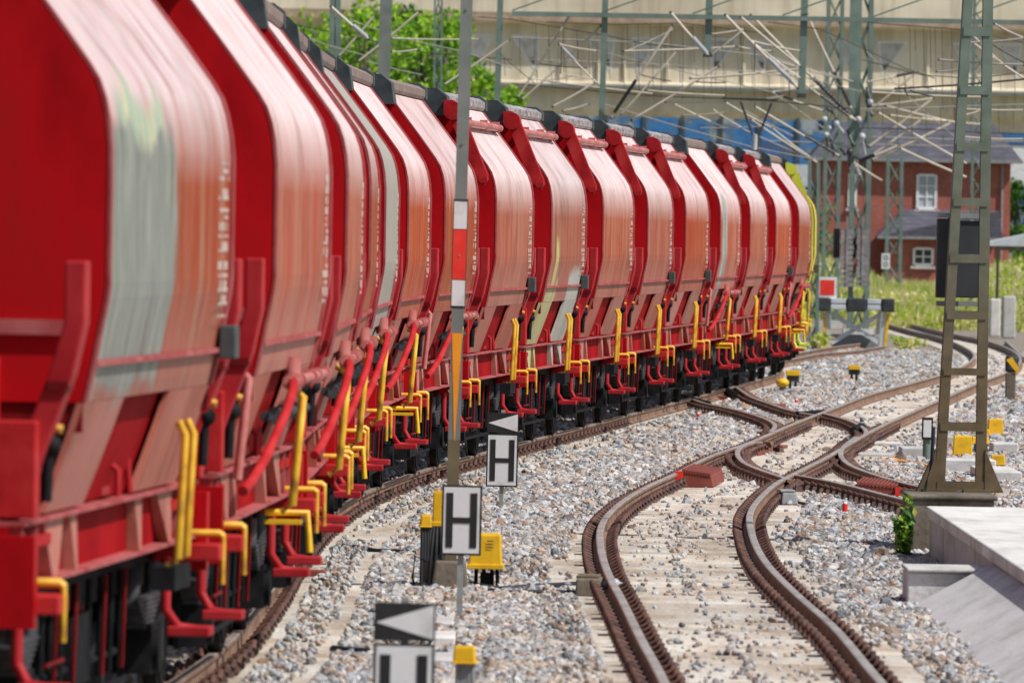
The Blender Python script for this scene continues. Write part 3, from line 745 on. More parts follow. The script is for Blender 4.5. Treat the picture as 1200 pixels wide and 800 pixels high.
    for s in (-1, 1):
        if kind == 'A':
            for y in (2.05, 2.5):
                mb = MB(); mb.tube([(s*1.28,y,1.0),(s*1.34,y,1.05),(s*1.37,y,1.78),(s*1.33,y,1.86)], .025, 0, 8); mb.build('handrail', M['yel'], root)
            mb = MB(); mb.bbox(s*1.2, s*1.34, 1.9, 2.75, .86, 1.0); mb.build('handrail_foot', M['black'], root)
            mb = MB(); mb.bbox(s*1.46, s*1.56, 3.02, 3.26, 2.22, 2.42); mb.build('lamp_bracket', M['slate'], root, bevel=.01)
        else:
            mb = MB(); mb.tube([(s*1.3,1.4,1.05),(s*1.38,1.4,1.1),(s*1.44,1.4,1.85),(s*1.34,1.4,1.93)], .03, 0, 8); mb.build('handrail', M['yel'], root)
            mb = MB(); mb.tube([(s*1.46,-.6,1.98),(s*1.46,3.9,1.98)], .034, 0, 10)
            for y in (-.4,.1,.5,1.9,2.6,3.6): mb.cyl((s*1.46,y,1.98), .055, .06, 'y')
            mb.cyl((s*1.42,.4,2.06), .06, .16, 'z'); mb.build('discharge_pipe', M['pipe'], root)
            mb = MB(); mb.tube([(s*1.49,-.6,1.98),(s*1.5,-.8,1.93),(s*1.47,-1.1,1.78),(s*1.38,-1.7,1.5),(s*1.32,-2.1,1.36),(s*1.28,-2.4,1.3)], .034, 0, 10); mb.build('bent_pipe', M['red'], root)
            mb = MB(); mb.tube([(s*1.30,-.6,1.75),(s*1.38,2.8,1.75)], .035, 0, 8)
            for y in (-.2,.8,1.8): mb.cyl((s*1.35,y,1.75), .06, .12, 'y')
            mb.build('control_rod', M['steelgrey'], root)
            mb = MB(); mb.tube([(s*1.1,2.9,1.0),(s*1.4,2.9,1.0),(s*1.42,2.9,.72)], .026, 0, 8); mb.bbox(s*1.1, s*1.36, 2.8, 3.0, .92, .95); mb.build('yellow_step', M['yel2'], root)
            mb = MB(); mb.tube([(s*1.3,-3.3,1.4),(s*1.36,-3.3,2.05),(s*1.3,-3.3,2.1)], .03, 0, 8); mb.build('short_rail', M['pipe'], root)
    # lettering rows: rows of small unreadable characters
    r = random.Random(5 if kind == 'A' else 9)
    for s in (-1, 1):
        mb = MB(); z = 3.4
        for row in range(18):
            y = 2.4 + r.uniform(0, .35); hgt = r.choice((.018, .025, .05))
            while y < 3.0:
                wd = r.choice((.014, .022, .03))
                if r.random() < .7: mb.bbox(s*1.503, s*1.507, y, y+wd, z-hgt, z)
                y += wd+.03
            z -= .043 + (0.03 if r.random() < .25 else 0)
        mb.build('lettering', M['white'], root)
    return root

protoA = wagon('A'); protoB = wagon('B')
def path_point(Y): return Vector((trackc(Y), Y, 0))
LAB = {0: 'red hopper wagon nearest the camera, cut off by the left edge of the photo',
 1: 'large red hopper wagon at left with grey paint smeared over its side',
 2: 'second red hopper wagon with plain dusty pink side and tall yellow handrail',
 3: 'red hopper wagon seen as a narrow pink side right after the dusty second wagon',
 4: 'red hopper wagon seen edge on just before the grey sided wagon',
 5: 'hopper wagon with an all grey brown side where the train bends',
 6: 'hopper wagon with clean pink side just beyond the grey sided one',
 7: 'red hopper wagon behind the striped grey pole',
 8: 'red hopper wagon just right of the striped pole, showing roof levers and roof pipe',
 9: 'red hopper wagon with yellow green smear on its slanting leg',
 10: 'red hopper wagon directly beyond the one with the yellow green leg',
 11: 'red hopper wagon two beyond the one with the yellow green leg',
 12: 'red hopper wagon just before the one with a grey streak down its side',
 13: 'red hopper wagon with a grey white streak running down its side',
 14: 'red hopper wagon just beyond the one with the grey streak',
 15: 'next to last of the red hopper wagons, with roof levers',
 16: 'last red hopper wagon beside the yellow one, without roof levers',
 17: 'lime yellow hopper wagon at the far end of the train'}
special = {1: 'side_grey', 5: 'side_greyall', 9: 'side_green', 13: 'side_streak', 17: 'side_yellow'}
usedA = usedB = False
for k in range(0, 18):
    kd = 'B' if k in (2,3,4,5,6,7,13,16) else 'A'
    if kd == 'A':
        o = copy_tree(protoA)
    else:
        o = protoB if not usedB else copy_tree(protoB); usedB = True
    yc = 54.6 + 9.64*(k-1) - 3.22
    a = path_point(yc-3.0); b = path_point(yc+3.0); c = (a+b)/2; t = b-a
    o.location = c; o.rotation_euler = (0, 0, -math.atan2(t.x, t.y))
    o['label'] = LAB[k]
    if k in (0, 1):
        for ch in list(o.children_recursive):
            if ch.name.split('.')[0] in ('roof_pipe', 'lid_lever', 'lever_pivot'): bpy.data.objects.remove(ch)
    drop = {0: ('end_post', 'post_collar'), 3: ('yellow_step', 'short_rail'), 4: ('short_rail',), 5: ('yellow_step',), 6: ('short_rail',), 7: ('yellow_step',), 10: ('lamp_bracket',), 14: ('lamp_bracket',), 17: ('lettering',)}.get(k, ())
    for ch in list(o.children_recursive):
        if ch.name.split('.')[0] in drop: bpy.data.objects.remove(ch)
    if k == 17: o['group'] = 'yellow wagon'; del o['group']
for ch in list(protoA.children_recursive): bpy.data.objects.remove(ch)
bpy.data.objects.remove(protoA)
def apply_special():
    roots = [o for o in bpy.data.objects if o.name.startswith('hopper_wagon') and o.parent is None]
    for o in roots:
        k = [kk for kk, v in LAB.items() if v == o['label']][0]
        if k not in special: continue
        for ch in o.children:
            for i, sl_ in enumerate(ch.material_slots):
                nm = sl_.material.name
                if nm == 'faded_side_paint':
                    sl_.link = 'OBJECT'; sl_.material = M[special[k]]
                elif k == 17 and nm in ('deep_red_end_paint', 'rose_red_paint', 'bright_red_paint'):
                    sl_.link = 'OBJECT'; sl_.material = M['side_yellow']
apply_special()

# ------------------------------------------------------------------ near furniture
def plate_h(mb, w_, h_, y, z0, bar=.115):
    """letter H in boxes centred on x = 0"""
    L = w_*.30; t = w_*.17
    mb.bbox(-L-t/2, -L+t/2, y, y+.004, z0+h_*.11, z0+h_*.89); mb.bbox(L-t/2, L+t/2, y, y+.004, z0+h_*.11, z0+h_*.89)
    mb.bbox(-L+t/2, L-t/2, y, y+.004, z0+h_*.5-t*.42, z0+h_*.5+t*.42)
def h_sign(base, w_, h_, ztop, tri, label, rz=0):
    """base: ground point; ztop: height above base of top of H plate"""
    root = empty('stop_board', base, rz, label, 'railway sign', ry=R_(.4))
    mb = MB(); mb.bbox(-.025, .025, 0, .05, 0, ztop + (.0 if not tri else h_*.45), 0); mb.bbox(-.035,.035,-.01,.06,0,.03)
    mb.build('post', M['postgrey'], root)
    z0 = ztop-h_
    mb = MB(); mb.bbox(-w_/2, w_/2, -.03, -.012, z0, ztop); mb.build('board', M['signblack'], root)
    e = .017
    mb = MB(); mb.bbox(-w_/2+e, w_/2-e, -.034, -.0305, z0+e, ztop-e); mb.build('white_face', M['signwhite'], root)
    mb = MB(); plate_h(mb, w_, h_, -.039, z0); mb.build('letter_h', M['signblack'], root)
    if tri:
        g = .015; t0 = ztop+g; th = w_*.62
        mb = MB(); mb.bbox(-w_/2, w_/2, -.03, -.012, t0, t0+th); mb.build('arrow_board', M['signblack'], root)
        mb = MB(); e2 = .012
        mb.add([(-w_/2+e2, -.034, t0+th*.48), (w_/2-e2, -.034, t0+e2), (w_/2-e2, -.034, t0+th-e2)], [(0,1,2)]); mb.build('arrow_face', M['signwhite'], root)
GZ = -.2
b = gp(538, 727, GZ); s_ = F/b.y
h_sign(b, 47/s_, 82/s_, (727-568)/s_, False, 'large H board on a grey post in front of the striped mast')
b = gp(587, 597, GZ); s_ = F/b.y
h_sign(b, 37/s_, 62/s_, (597-508)/s_, True, 'small H board with arrow plate above, farther back, right beside the train rail')
b = gp(470, 912, GZ); s_ = F/b.y
h_sign(b, 72/s_, 120/s_, (912-753)/s_, True, 'blurred H board with white arrow plate at the bottom edge')

# striped mast
b = gp(527, 692, GZ); s_ = F/b.y
root = empty('striped_mast', b, 0, 'tall slim grey mast with red and white band and orange wedge marking', 'mast', ry=R_(.65))
mb = MB(); wv = 14/s_
Z1 = (692-515)/s_
mb.bbox(-wv/2, wv/2, 0, .012, 0, Z1, 0); mb.bbox(-wv/2, wv/2, .1, .112, 0, Z1, 0); mb.bbox(-.01, .01, .012, .1, 0, Z1, 0)
mb.build('lower_shaft', M['mastbrown'], root)
mb = MB(); mb.bbox(-wv/2, wv/2, 0, .012, Z1, 7.2, 0); mb.bbox(-wv/2, wv/2, .1, .112, Z1, 7.2, 0); mb.bbox(-.01, .01, .012, .1, Z1, 7.2, 0)
for z in (5.2, 5.7, 4.0, 3.0): mb.cyl((0, -.006, z), .012, .012, 'y', 0, 8)
mb.build('shaft', M['mastgrey'], root)
for (ya, yb, mt, nm) in ((236,268,'signwhite','white_band'),(269,327,'redmark','red_band'),(328,358,'signwhite','white_band')):
    mb = MB(); mb.bbox(-wv/2-.005, wv/2+.005, -.008, -.002, (692-yb)/s_, (692-ya)/s_); mb.build(nm, M[mt], root)
mb = MB(); mb.bbox(-wv/2-.012, wv/2+.012, -.0015, -.0003, (692-361)/s_, (692-233)/s_); mb.build('band_backing', M['panel'], root)
mb = MB(); mb.add([(-wv*.42,-.004,(692-390)/s_),(wv*.45,-.004,(692-390)/s_),(wv*.05,-.004,(692-516)/s_),(-wv*.02,-.004,(692-516)/s_)], [(0,3,2,1)]); mb.build('orange_wedge', M['orange'], root)
mb = MB(); mb.box((0,.06,.12),(.34,.3,.3),0,taper=.8); mb.build('footing', M['concold'], root, bevel=.02)

def yellow_box(cx, by, px0, px1, py0, py1, label, legs=True, dark_top=False, name='junction_box', group=None, text=False, stand='black'):
    """box on a stand; by = ground line in the photo"""
    b = gp(cx, by, GZ); s_ = F/b.y; w_ = (px1-px0)/s_; h_ = (py1-py0)/s_; z0 = (by-py1)/s_
    root = empty(name, b, R_(rnd.uniform(-6,6)), label, 'junction box', group)
    mb = MB(); mb.box((0, w_*.3, z0+h_*.55), (w_*.92, w_*.62, h_*.9), 0, taper=.9); mb.build('housing', M['yel2'], root, bevel=.012)
    mb = MB(); mb.box((0, w_*.3, z0+h_*.08), (w_*1.02, w_*.72, h_*.14)); mb.build('base_flange', M['yel2'], root, bevel=.006)
    mb = MB(); mb.box((0, w_*.3, z0+h_*1.0), (w_*.78, w_*.5, h_*.06)); mb.build('lid', M['yel2'], root, bevel=.006)
    if z0 > .03:
        mb = MB()
        for q in (-.28, -.05, .2, .36): mb.tube([(w_*q, w_*.25, -.05), (w_*(q*.9), w_*.25, z0+.01)], .02, 0, 6)
        mb.box((0, w_*.3, z0*.4), (w_*.28, w_*.3, z0*.9)); mb.build('stand', M[stand], root)
    if text:
        mb = MB()
        for i in range(3): mb.bbox(w_*(.05), w_*(.22), w_*-.022+.0, w_*-.018, z0+h_*(.62+.09*i), z0+h_*(.655+.09*i))
        mb.build('stamp', M['mastbrown'], root)
    return root
yellow_box(568, 692, 547, 589, 626, 667, 'yellow box on a dark stand right of the large H board', text=True)
yellow_box(512, 690, 504, 519, 576, 617, 'tall narrow yellow box half hidden behind the large H board', stand='panel')
yellow_box(498, 688, 491, 506, 603, 618, 'small yellow cap on a dark stand left of the tall narrow box', stand='panel')
yellow_box(543, 815, 529, 558, 757, 778, 'yellow topped box at the bottom edge beside the blurred board', stand='grey')
# dark stump
b = gp(512, 690, GZ); root = empty('cable_stump', b, 0, 'dark brown cable stump with black hoses at the foot of the striped mast', 'cable post')
mb = MB(); mb.box((0,.1,.12),(.26,.3,.26),0,taper=.85); mb.box((.03,.1,.38),(.12,.14,.34),0,taper=.8); mb.build('stump', M['concold'], root, bevel=.02)
mb = MB()
for dx in (-.08, -.02, .05, .1): mb.tube([(dx,-.05,0),(dx*.8,-.08,.25),(dx*.5,0,.52),(dx*.3,.05,.7)], .018, 0, 6)
mb.tube([(-.1,-.1,.25),(-.2,-.12,.3),(-.22,-.1,.12),(-.2,-.05,0)], .012, 0, 6)
mb.build('hoses', M['cable'], root)
def cable(pts, r, label, z=GZ+.04, mat='cable'):
    P = [gp(x, y, z) for x, y in pts]
    mb = MB(); mb.tube(P, r, 0, 8); return tag(mb.build('cable', M[mat], None), label, 'cable')
cable([(545,680),(560,686),(585,690),(610,688),(640,686),(675,684)], .026, 'thick black cable running from the stump to the point motor')
cable([(560,690),(600,694),(645,693),(676,694)], .022, 'black cable lying just below the thick one by the point motor')
cable([(395,640),(420,641),(440,645),(470,646),(500,648)], .024, 'black cable lying on ballast left of the dark stump')
cable([(390,760),(410,762),(432,763)], .03, 'short black cable on ballast left of the blurred board')
# point motor
b = gp(690, 700, GZ); s_ = F/b.y
root = empty('point_motor', b, R_(-3), 'brown point machine box linked to the left rail', 'point machine')
mb = MB(); mb.box((0,.15,.09),(.24,.5,.17),0,taper=.92); mb.build('housing', M['concold'], root, bevel=.02)
mb = MB(); mb.box((-.01,.15,.185),(.2,.42,.03)); mb.build('lid', M['mastbrown'], root, bevel=.01)
mb = MB(); mb.tube([(.1,.1,.1),(.2,.1,.12),(.32,.1,.1)], .035, 0, 10); mb.tube([(.14,.05,.06),(.34,.05,.07)], .02); mb.ball((.22,.1,.12), .055); mb.build('drive_rod', M['insulw'], root)
# rail contact box
b = gp(925, 594, GZ); root = empty('rail_contact', b, R_(5), 'small grey contact box fixed outside the right rail', 'rail contact')
mb = MB(); mb.box((0,.2,.1),(.2,.5,.14),0,taper=.85); mb.build('body', M['grey'], root, bevel=.015)
mb = MB(); mb.box((-.02,.2,.19),(.18,.36,.035)); mb.build('lid', M['postgrey'], root, bevel=.01)
mb = MB(); mb.tube([(.1,.1,.06),(.25,.05,.03),(.42,-.1,.02),(.5,-.3,.02)], .018); mb.build('lead', M['cable'], root)
# fouling markers
for (x, y, lb) in [(818,494,'red and white marker peg on the ballast left of the junction'),(933,477,'red and white marker peg beyond the junction near a yellow lamp'),(990,604,'red and white marker peg right of the right rail'),(1048,594,'red peg tip beside the weed at the mast')][:3]:
    b = gp(x, y, GZ); root = empty('marker_peg', b, 0, lb, 'marker peg', 'red and white marker pegs')
    mb = MB(); mb.cyl((0,0,.09), .032, .1, 'z', 0, 12); mb.build('red_body', M['redmark'], root)
    mb = MB(); mb.cyl((0,0,.02), .033, .05, 'z', 0, 12); mb.cyl((0,0,.15), .03, .03, 'z', 0, 12, .02); mb.build('white_cap', M['signwhite'], root)
# red brick-like block left by the rail
b = gp(368, 678, GZ); mb = MB(); mb.box((0,.1,.045),(.2,.25,.07)); o = mb.build('red_block', M['redrust'], None, b, .01); tag(o, 'flat red block lying beside the train rail', 'block')
# concrete trough lids
for i, (x, y, w_) in enumerate([(518, 778, .2), (520, 752, .18), (520, 735, .16)]):
    b = gp(x, y, GZ); mb = MB(); mb.box((0,0,.03),(w_,1.2,.07)); o = mb.build('trough_lid', M['conc'], None, b, .012)
    tag(o, ['pale concrete trough lid nearest the bottom edge', 'pale concrete trough lid in the middle of three beside the blurred board', 'pale concrete trough lid farthest back, by the large H board post'][i], 'trough lid')
# small lamps on ballast far side
def dwarf(cx, by, px0, px1, py0, py1, label, block=False):
    b = gp(cx, by, GZ); s_ = F/b.y; w_ = (px1-px0)/s_; z1 = (by-py0)/s_
    root = empty('ground_lamp', b, 0, label, 'ground lamp')
    mb = MB(); mb.box((0,.1,z1*.88),(w_,.3,z1*.24)); mb.build('hood', M['yel2'], root, bevel=.01)
    mb = MB(); mb.box((0,.1,z1*.62),(w_*.9,.22,z1*.3)); mb.tube([(-w_*.2,.1,0),(-w_*.2,.1,z1*.5)], .03); mb.tube([(w_*.2,.1,0),(w_*.2,.1,z1*.5)], .03); mb.build('body', M['panel'], root)
    if block:
        mb = MB(); mb.box((w_*.5,-.15,.05),(w_*1.3,.3,.12)); mb.build('concrete_foot', M['conctop'], root, bevel=.01)
dwarf(929, 459, 921, 937, 434, 447, 'low yellow topped lamp with white foot beside the train end', True)
dwarf(1001, 449, 995, 1009, 428, 444, 'low yellow and black lamp alone on the white ballast')
b = gp(917, 461, GZ); root = empty('yellow_cover', b, 0, 'rounded yellow cover left of the low lamp', 'cover')
mb = MB(); mb.ball((0,.1,.22), .14, 0, 12, (1,1,.7)); mb.build('dome', M['yel2'], root); mb = MB(); mb.cyl((0,.1,.08), .07, .2); mb.build('stub', M['concold'], root)

# ------------------------------------------------------------------ platform, right mast
YF = 91.0
plat = empty('platform_end', (4.22, YF, GZ), 0, 'white concrete platform end block at the right edge', 'platform')
pinv = -Vector(plat.location)
ht = .33
def pl(mb, name, mat, bevel=.015):
    o = mb.build(name, mat, plat, None, bevel); o.location = pinv; return o
mb = MB(); mb.bbox(4.25, 9, 30, YF-.05, -.25, ht-.12); pl(mb, 'wall', M['conc'])
mb = MB(); mb.bbox(4.21, 9, 30, YF, ht-.117, ht-.0); pl(mb, 'coping', M['conctop'], .02)
mb = MB(); mb.bbox(3.5, 4.247, 78.9, 79.9, -.25, .10); pl(mb, 'plinth', M['conc'])
mb = MB(); mb.bbox(3.49, 4.247, 78.85, 79.95, .103, .14); pl(mb, 'plinth_top', M['conctop'])
mb = MB(); mb.poly([(3.42,-.25),(4.246,.205),(4.246,-.25)], 'y', 30, 78.8); pl(mb, 'sloping_base', M['conc'], 0)
mb = MB()
for y in (52, 58, 64, 70, 76, 82, 88): mb.bbox(4.2075, 4.2085, y-.012, y+.012, ht-.116, ht-.002); mb.bbox(4.247, 4.2485, y-.012, y+.012, -.2, ht-.13)
pl(mb, 'joints', M['concold'], 0)
foot = empty('concrete_footing', gp(1120, 652, GZ)+Vector((0,1.2,0)), 0, 'old brown concrete footing under the lattice mast', 'footing')
fb = Vector(foot.location)
mb = MB(); mb.box((-.0-.0,.6,.2),(.86,2.0,.72)); mb.build('block', M['concold'], foot, bevel=.03)
mb = MB(); mb.box((-.0-.0,.6,.575),(.92,2.06,.05)); mb.build('cap', M['concold'], foot, bevel=.02)
FT = GZ + .60   # top of the footing
# ladder mast: two channels tied by battens
Ym = fb.y + .9; sM = F/Ym
mast = empty('lattice_mast', (at(1127, 574, Ym).x, Ym, FT), 0, 'large olive mast of two channels tied by flat battens at right', 'mast')
mx = mast.location.x
def mpt(x, y, dy=0): p = at(x, y, Ym+dy); return p - Vector(mast.location)
cw = 11.5/sM
legL = [mpt(1101, 573), mpt(1136, -20)]; legR = [mpt(1149, 578), mpt(1158, -20)]
for (A, B) in (legL, legR):
    A.z = 0
    mb = MB(); d = (B-A)
    for (ox, oy, wx, wy) in ((0,0,cw,.012),(0,.16,cw,.012),(cw/2 if A is legR[0] else -cw/2, .08, .012, .16)):
        vs = []
        for P_, sc in ((A,1),(B,.95)):
            for (x, y) in ((-1,-1),(1,-1),(1,1),(-1,1)): vs.append(P_+Vector((ox+x*wx/2*sc, oy+y*wy/2, 0)))
        mb.add(vs, [(0,3,2,1),(4,5,6,7),(0,1,5,4),(1,2,6,5),(2,3,7,6),(3,0,4,7)])
    mb.build('channel', M['olive'], mast)
for (y0, y1) in ((31,42),(100,110),(166,176),(231,240),(296,306),(362,372),(429,437),(492,502),(561,571)):
    ym = (y0+y1)/2; u = (573-ym)/(573+20.0)
    a = legL[0].lerp(legL[1], u); c = legR[0].lerp(legR[1], u); h_ = (y1-y0)/sM
    for dy in (-.012, .178):
        mb = MB(); mb.bbox(a.x-cw*.3, c.x+cw*.3, dy-.005, dy+.003, a.z-h_/2, a.z+h_/2); mb.build('batten', M['olive'], mast)
mb = MB()
for (A, sgn) in ((legL[0], -1), (legR[0], 1)):
    for dy in (-.02, .19):
        x0 = A.x+sgn*cw*.4
        mb.poly([(x0, 0), (x0+sgn*.2, 0), (x0+sgn*.17, .06), (x0, .45)], 'y', dy, dy+.015)
    mb.bbox(A.x-.18, A.x+.18, -.1, .28, 0, .03)
mb.build('foot_gusset', M['olive'], mast)
mb = MB(); mb.tube([mpt(1094,500,-.1), mpt(1092,540,-.1), mpt(1083,575,-.1)+Vector((0,-.05,0)), mpt(1068,610,-.15)], .02, 0, 8); mb.build('earth_cable', M['cable'], mast)
# box backs hung on the mast
sb = empty('signal_box', at(1125, 352, Ym+.35), 0, 'pair of charcoal signal panels behind the big lattice mast', 'signal')
sbl = Vector(sb.location)
def sp_(x, y): return at(x, y, Ym+.35)-sbl
for (x0, x1, y0, y1) in ((1097,1112,253,352),(1119,1151,256,352)):
    a = sp_(x0, y1); c = sp_(x1, y0)
    mb = MB(); mb.bbox(a.x, c.x, 0, .22, a.z+.03, c.z-.03); mb.build('panel', M['panel'], sb, bevel=.01)
a = sp_(1098, 356); c = sp_(1150, 349); mb = MB(); mb.bbox(a.x, c.x, -.03, .25, a.z-.02, a.z+.03); mb.build('lower_tray', M['grey'], sb)
a = sp_(1099, 255); c = sp_(1153, 249); mb = MB(); mb.bbox(a.x, c.x, -.03, .25, a.z, a.z+.05); mb.build('upper_tray', M['postgrey'], sb)
mb = MB(); a = sp_(1112, 300); c = sp_(1119, 300); mb.bbox(a.x-.01, c.x+.01, .1, .16, a.z-.4, a.z+.4); mb.build('back_bracket', M['steelgrey'], sb)

# weed by the footing
def leafy(name, base, rx, ry, h_, n, size, mat, label, cat, stems=5, seed=1, droop=.5, kind=None, stemmat='bark', group=None):
    r = random.Random(seed)
    root = empty(name, base, 0, label, cat, group)
    mb = MB(); tips = []
    for i in range(stems):
        x, y = r.uniform(-.5,.5)*rx, r.uniform(-.5,.5)*ry; tx = r.uniform(-.9,.9)*rx; ty = r.uniform(-.9,.9)*ry; tz = h_*r.uniform(.6,1)
        mb.tube([(x*.3,y*.3,0),(x+tx*.3,y+ty*.3,tz*.5),(tx,ty,tz)], [.012*h_+.004, .008*h_+.003, .003], 0, 5); tips.append(((x*.3,y*.3,0),(tx,ty,tz)))
    mb.build('stems', M[stemmat], root)
    mb = MB()
    for i in range(n):
        a, b = r.choice(tips); u = r.uniform(.1, 1.03)
        p = Vector(a).lerp(Vector(b), u)+Vector((r.gauss(0,rx*.3), r.gauss(0,ry*.3), r.gauss(0,h_*.04)))
        leaf(mb, p, size*r.uniform(.6,1.2), r)
    mb.build('leaves', M[mat], root)
    return root
def leaf(mb, p, s, r):
    d = Vector((r.gauss(0,1), r.gauss(0,1), r.gauss(0,.7))).normalized(); u = d.orthogonal().normalized()
    u.rotate(Matrix.Rotation(r.uniform(0,6.28), 3, d)); v = d.cross(u)
    mb.add([p-u*s*.5, p+v*s*.3+u*s*.05+d*s*.06, p+u*s*.5, p-v*s*.3+u*s*.05+d*s*.06], [(0,1,2,3)])
leafy('green_weed', gp(1058, 654, GZ), .11, .1, .6, 420, .085, 'bushleaf', 'leafy green weed growing against the brown footing', 'weed', 6, 4)

# ------------------------------------------------------------------ objects right behind the mast
b = gp(1086, 542, GZ); s_ = F/b.y
root = empty('white_marker_board', b, 0, 'small white board with black edge on a green grey post', 'railway sign')
mb = MB(); mb.cyl((0,.05,(542-515)/s_/2), .06, (542-515)/s_, 'z'); mb.cyl((0,.05,.03), .12, .06); mb.build('post', M['mastgreen'], root)
mb = MB(); mb.bbox(-6.5/s_, 6.5/s_, -.03, -.01, (542-515)/s_, (542-489)/s_); mb.build('board', M['signblack'], root)
mb = MB(); mb.bbox(-4.6/s_, 4.6/s_, -.035, -.0305, (542-512)/s_, (542-492)/s_); mb.build('white_face', M['signwhite'], root)
def block(x0, x1, ytop, ybot, label, mat='conc', name='concrete_beam', cat='concrete beam', depth=1.0):
    a = gp(x0, ybot, GZ); c = gp(x1, ybot, GZ); h_ = (ybot-ytop)*a.y/F
    mb = MB(); mb.bbox(0, c.x-a.x, 0, depth, 0, h_); o = mb.build(name, M[mat], None, a, .02); return tag(o, label, cat)
block(1056, 1100, 524, 538, 'long grey concrete beam left of the mast, behind the small board')
block(1022, 1056, 518, 524, 'thin pale concrete beam lying by the rail end', 'conctop')
block(1105, 1165, 538, 556, 'grey concrete kerb seen through the mast legs', 'conc')
block(1095, 1118, 511, 526, 'white cover block beside the mast with faint marks', 'conctop', 'cover_block', 'cover')
block(1000, 1050, 531, 536, 'low pale concrete strip in front of the long beam', 'conctop')
block(1163, 1192, 519, 533, 'stacked concrete block at the right edge', 'conc')
block(1150, 1196, 552, 566, 'bright concrete slab right of the mast foot', 'conctop', depth=3)
yellow_box(1128, 538, 1116, 1141, 511, 537, 'yellow box framed between the mast legs')
yellow_box(1167, 512, 1157, 1177, 491, 511, 'yellow box behind the mast on the right, on stones')
yellow_box(1149, 530, 1141, 1164, 512, 520, 'grey stand with flat yellow lid beside the mast leg', stand='grey')
yellow_box(1169, 554, 1159, 1178, 533, 545, 'small yellow cap on an orange stub at the far right', stand='redmark')
yellow_box(1152, 512, 1140, 1158, 503, 509, 'flat yellow lid partly behind the right mast leg', stand='grey')
# orange tape on the ballast
P = [gp(x, y, GZ+.05) for x, y in [(1030,540),(1045,537),(1060,542),(1078,544),(1098,549)]]
mb = MB(); mb.tube(P, .03, 0, 6); tag(mb.build('orange_hose', M['orange'], None), 'orange hose lying on ballast below the concrete beam', 'hose')
# striped marker at right border
b = gp(1184, 472, GZ); s_ = F/b.y
root = empty('striped_bollard', b, 0, 'black and yellow box on a dark post at the right edge', 'marker')
mb = MB(); mb.box((0,.1,.3),(.2,.2,.6)); mb.build('post', M['concold'], root, bevel=.02)
mb = MB(); mb.box((.02,.1,.78),(.26,.24,.34)); mb.build('head', M['bufdark'], root, bevel=.06)
mb = MB(); mb.add([(-.1,-.025,.86),(.02,-.025,.92),(.15,-.025,.72),(.15,-.025,.60),(.1,-.025,.62)], [(0,4,3,2,1)]); mb.build('yellow_band', M['yel2'], root)

# ------------------------------------------------------------------ buffer stop
b = gp(1001, 410, GZ); s_ = F/b.y
bs = empty('buffer_stop', b, 0, 'grey steel buffer stop with yellow edged legs and crossed braces', 'buffer stop')
def Bz(y): return (410-y)/s_
def Bx(x): return (x-1001)/s_
mb = MB(); mb.bbox(Bx(957), Bx(1047), 0, .3, Bz(362), Bz(351)); mb.build('cross_beam', M['bufdark'], bs, bevel=.02)
for (x0, x1) in ((957,971),(991,1014),(1032,1047)):
    mb = MB(); mb.bbox(Bx(x0), Bx(x1), -.25, -.003, Bz(365), Bz(349)); mb.build('rubber_block', M['bufdark'], bs, bevel=.04)
for (x0, x1) in ((972,990),(1015,1031)):
    mb = MB(); mb.bbox(Bx(x0), Bx(x1), -.22, -.003, Bz(363), Bz(357)); mb.bbox(Bx(x0), Bx(x1), -.22, -.003, Bz(356), Bz(350)); mb.build('face_plate', M['bufgrey'], bs, bevel=.02)
for s in (-1, 1):
    xa = Bx(968) if s < 0 else Bx(1037); xb = Bx(972) if s < 0 else Bx(1033)
    mb = MB(); mb.poly([(xa-.08,Bz(366)),(xa+.08,Bz(366)),(xb+.08,0),(xb-.08,0)], 'y', 0, .15); l = mb.build('leg', M['bufgrey'], bs)
    xo = -.085 if s < 0 else .085
    mb = MB(); mb.poly([(xa+xo-.045,Bz(366)),(xa+xo+.045,Bz(366)),(xb+xo+.045,0),(xb+xo-.045,0)], 'y', -.02, .13); mb.build('yellow_edge', M['yel2'], l)
for (a, c) in (((974,368),(1032,402)),((1031,368),(974,402))):
    A = Vector((Bx(a[0]),.05,Bz(a[1]))); C = Vector((Bx(c[0]),.05,Bz(c[1]))); d = C-A; L = d.length; ang = math.atan2(d.z, d.x)
    mb = MB(); mb.box((A+C)/2+Vector((0, .0 if a[0]<1000 else .05, 0)), (L, .05, .13), 0, Matrix.Rotation(-ang, 3, 'Y')); mb.build('brace', M['bufgrey'], bs)
mb = MB(); mb.bbox(Bx(973), Bx(1032), .5, .7, 0, Bz(392)); mb.cyl((Bx(1003),.6,Bz(396)), .02, .02); mb.build('base_beam', M['grey'], bs, bevel=.05)
for s in (-1, 1):
    mb = MB(); mb.tube([(s*.75,.1,Bz(360)),(s*.75,2.6,.08)], .07, 0, 8); mb.build('back_strut', M['bufgrey'], bs)
# red sign on it
c = b + Vector((Bx(968), -.05, Bz(350)))
rs = empty('red_stop_sign', c, 0, 'red rectangle with white border above the buffer stop', 'railway sign')
mb = MB(); mb.bbox(-11.5/s_, 11.5/s_, -.03, 0, 0, 25/s_); mb.build('white_board', M['signwhite'], rs)
mb = MB(); mb.bbox(-8.4/s_, 8.4/s_, -.036, -.0305, 3.6/s_, 21.4/s_); mb.build('red_field', M['redmark'], rs)
mb = MB(); mb.bbox(-.03, .03, .0, .04, -.3, .5); mb.build('stem', M['postgrey'], rs)
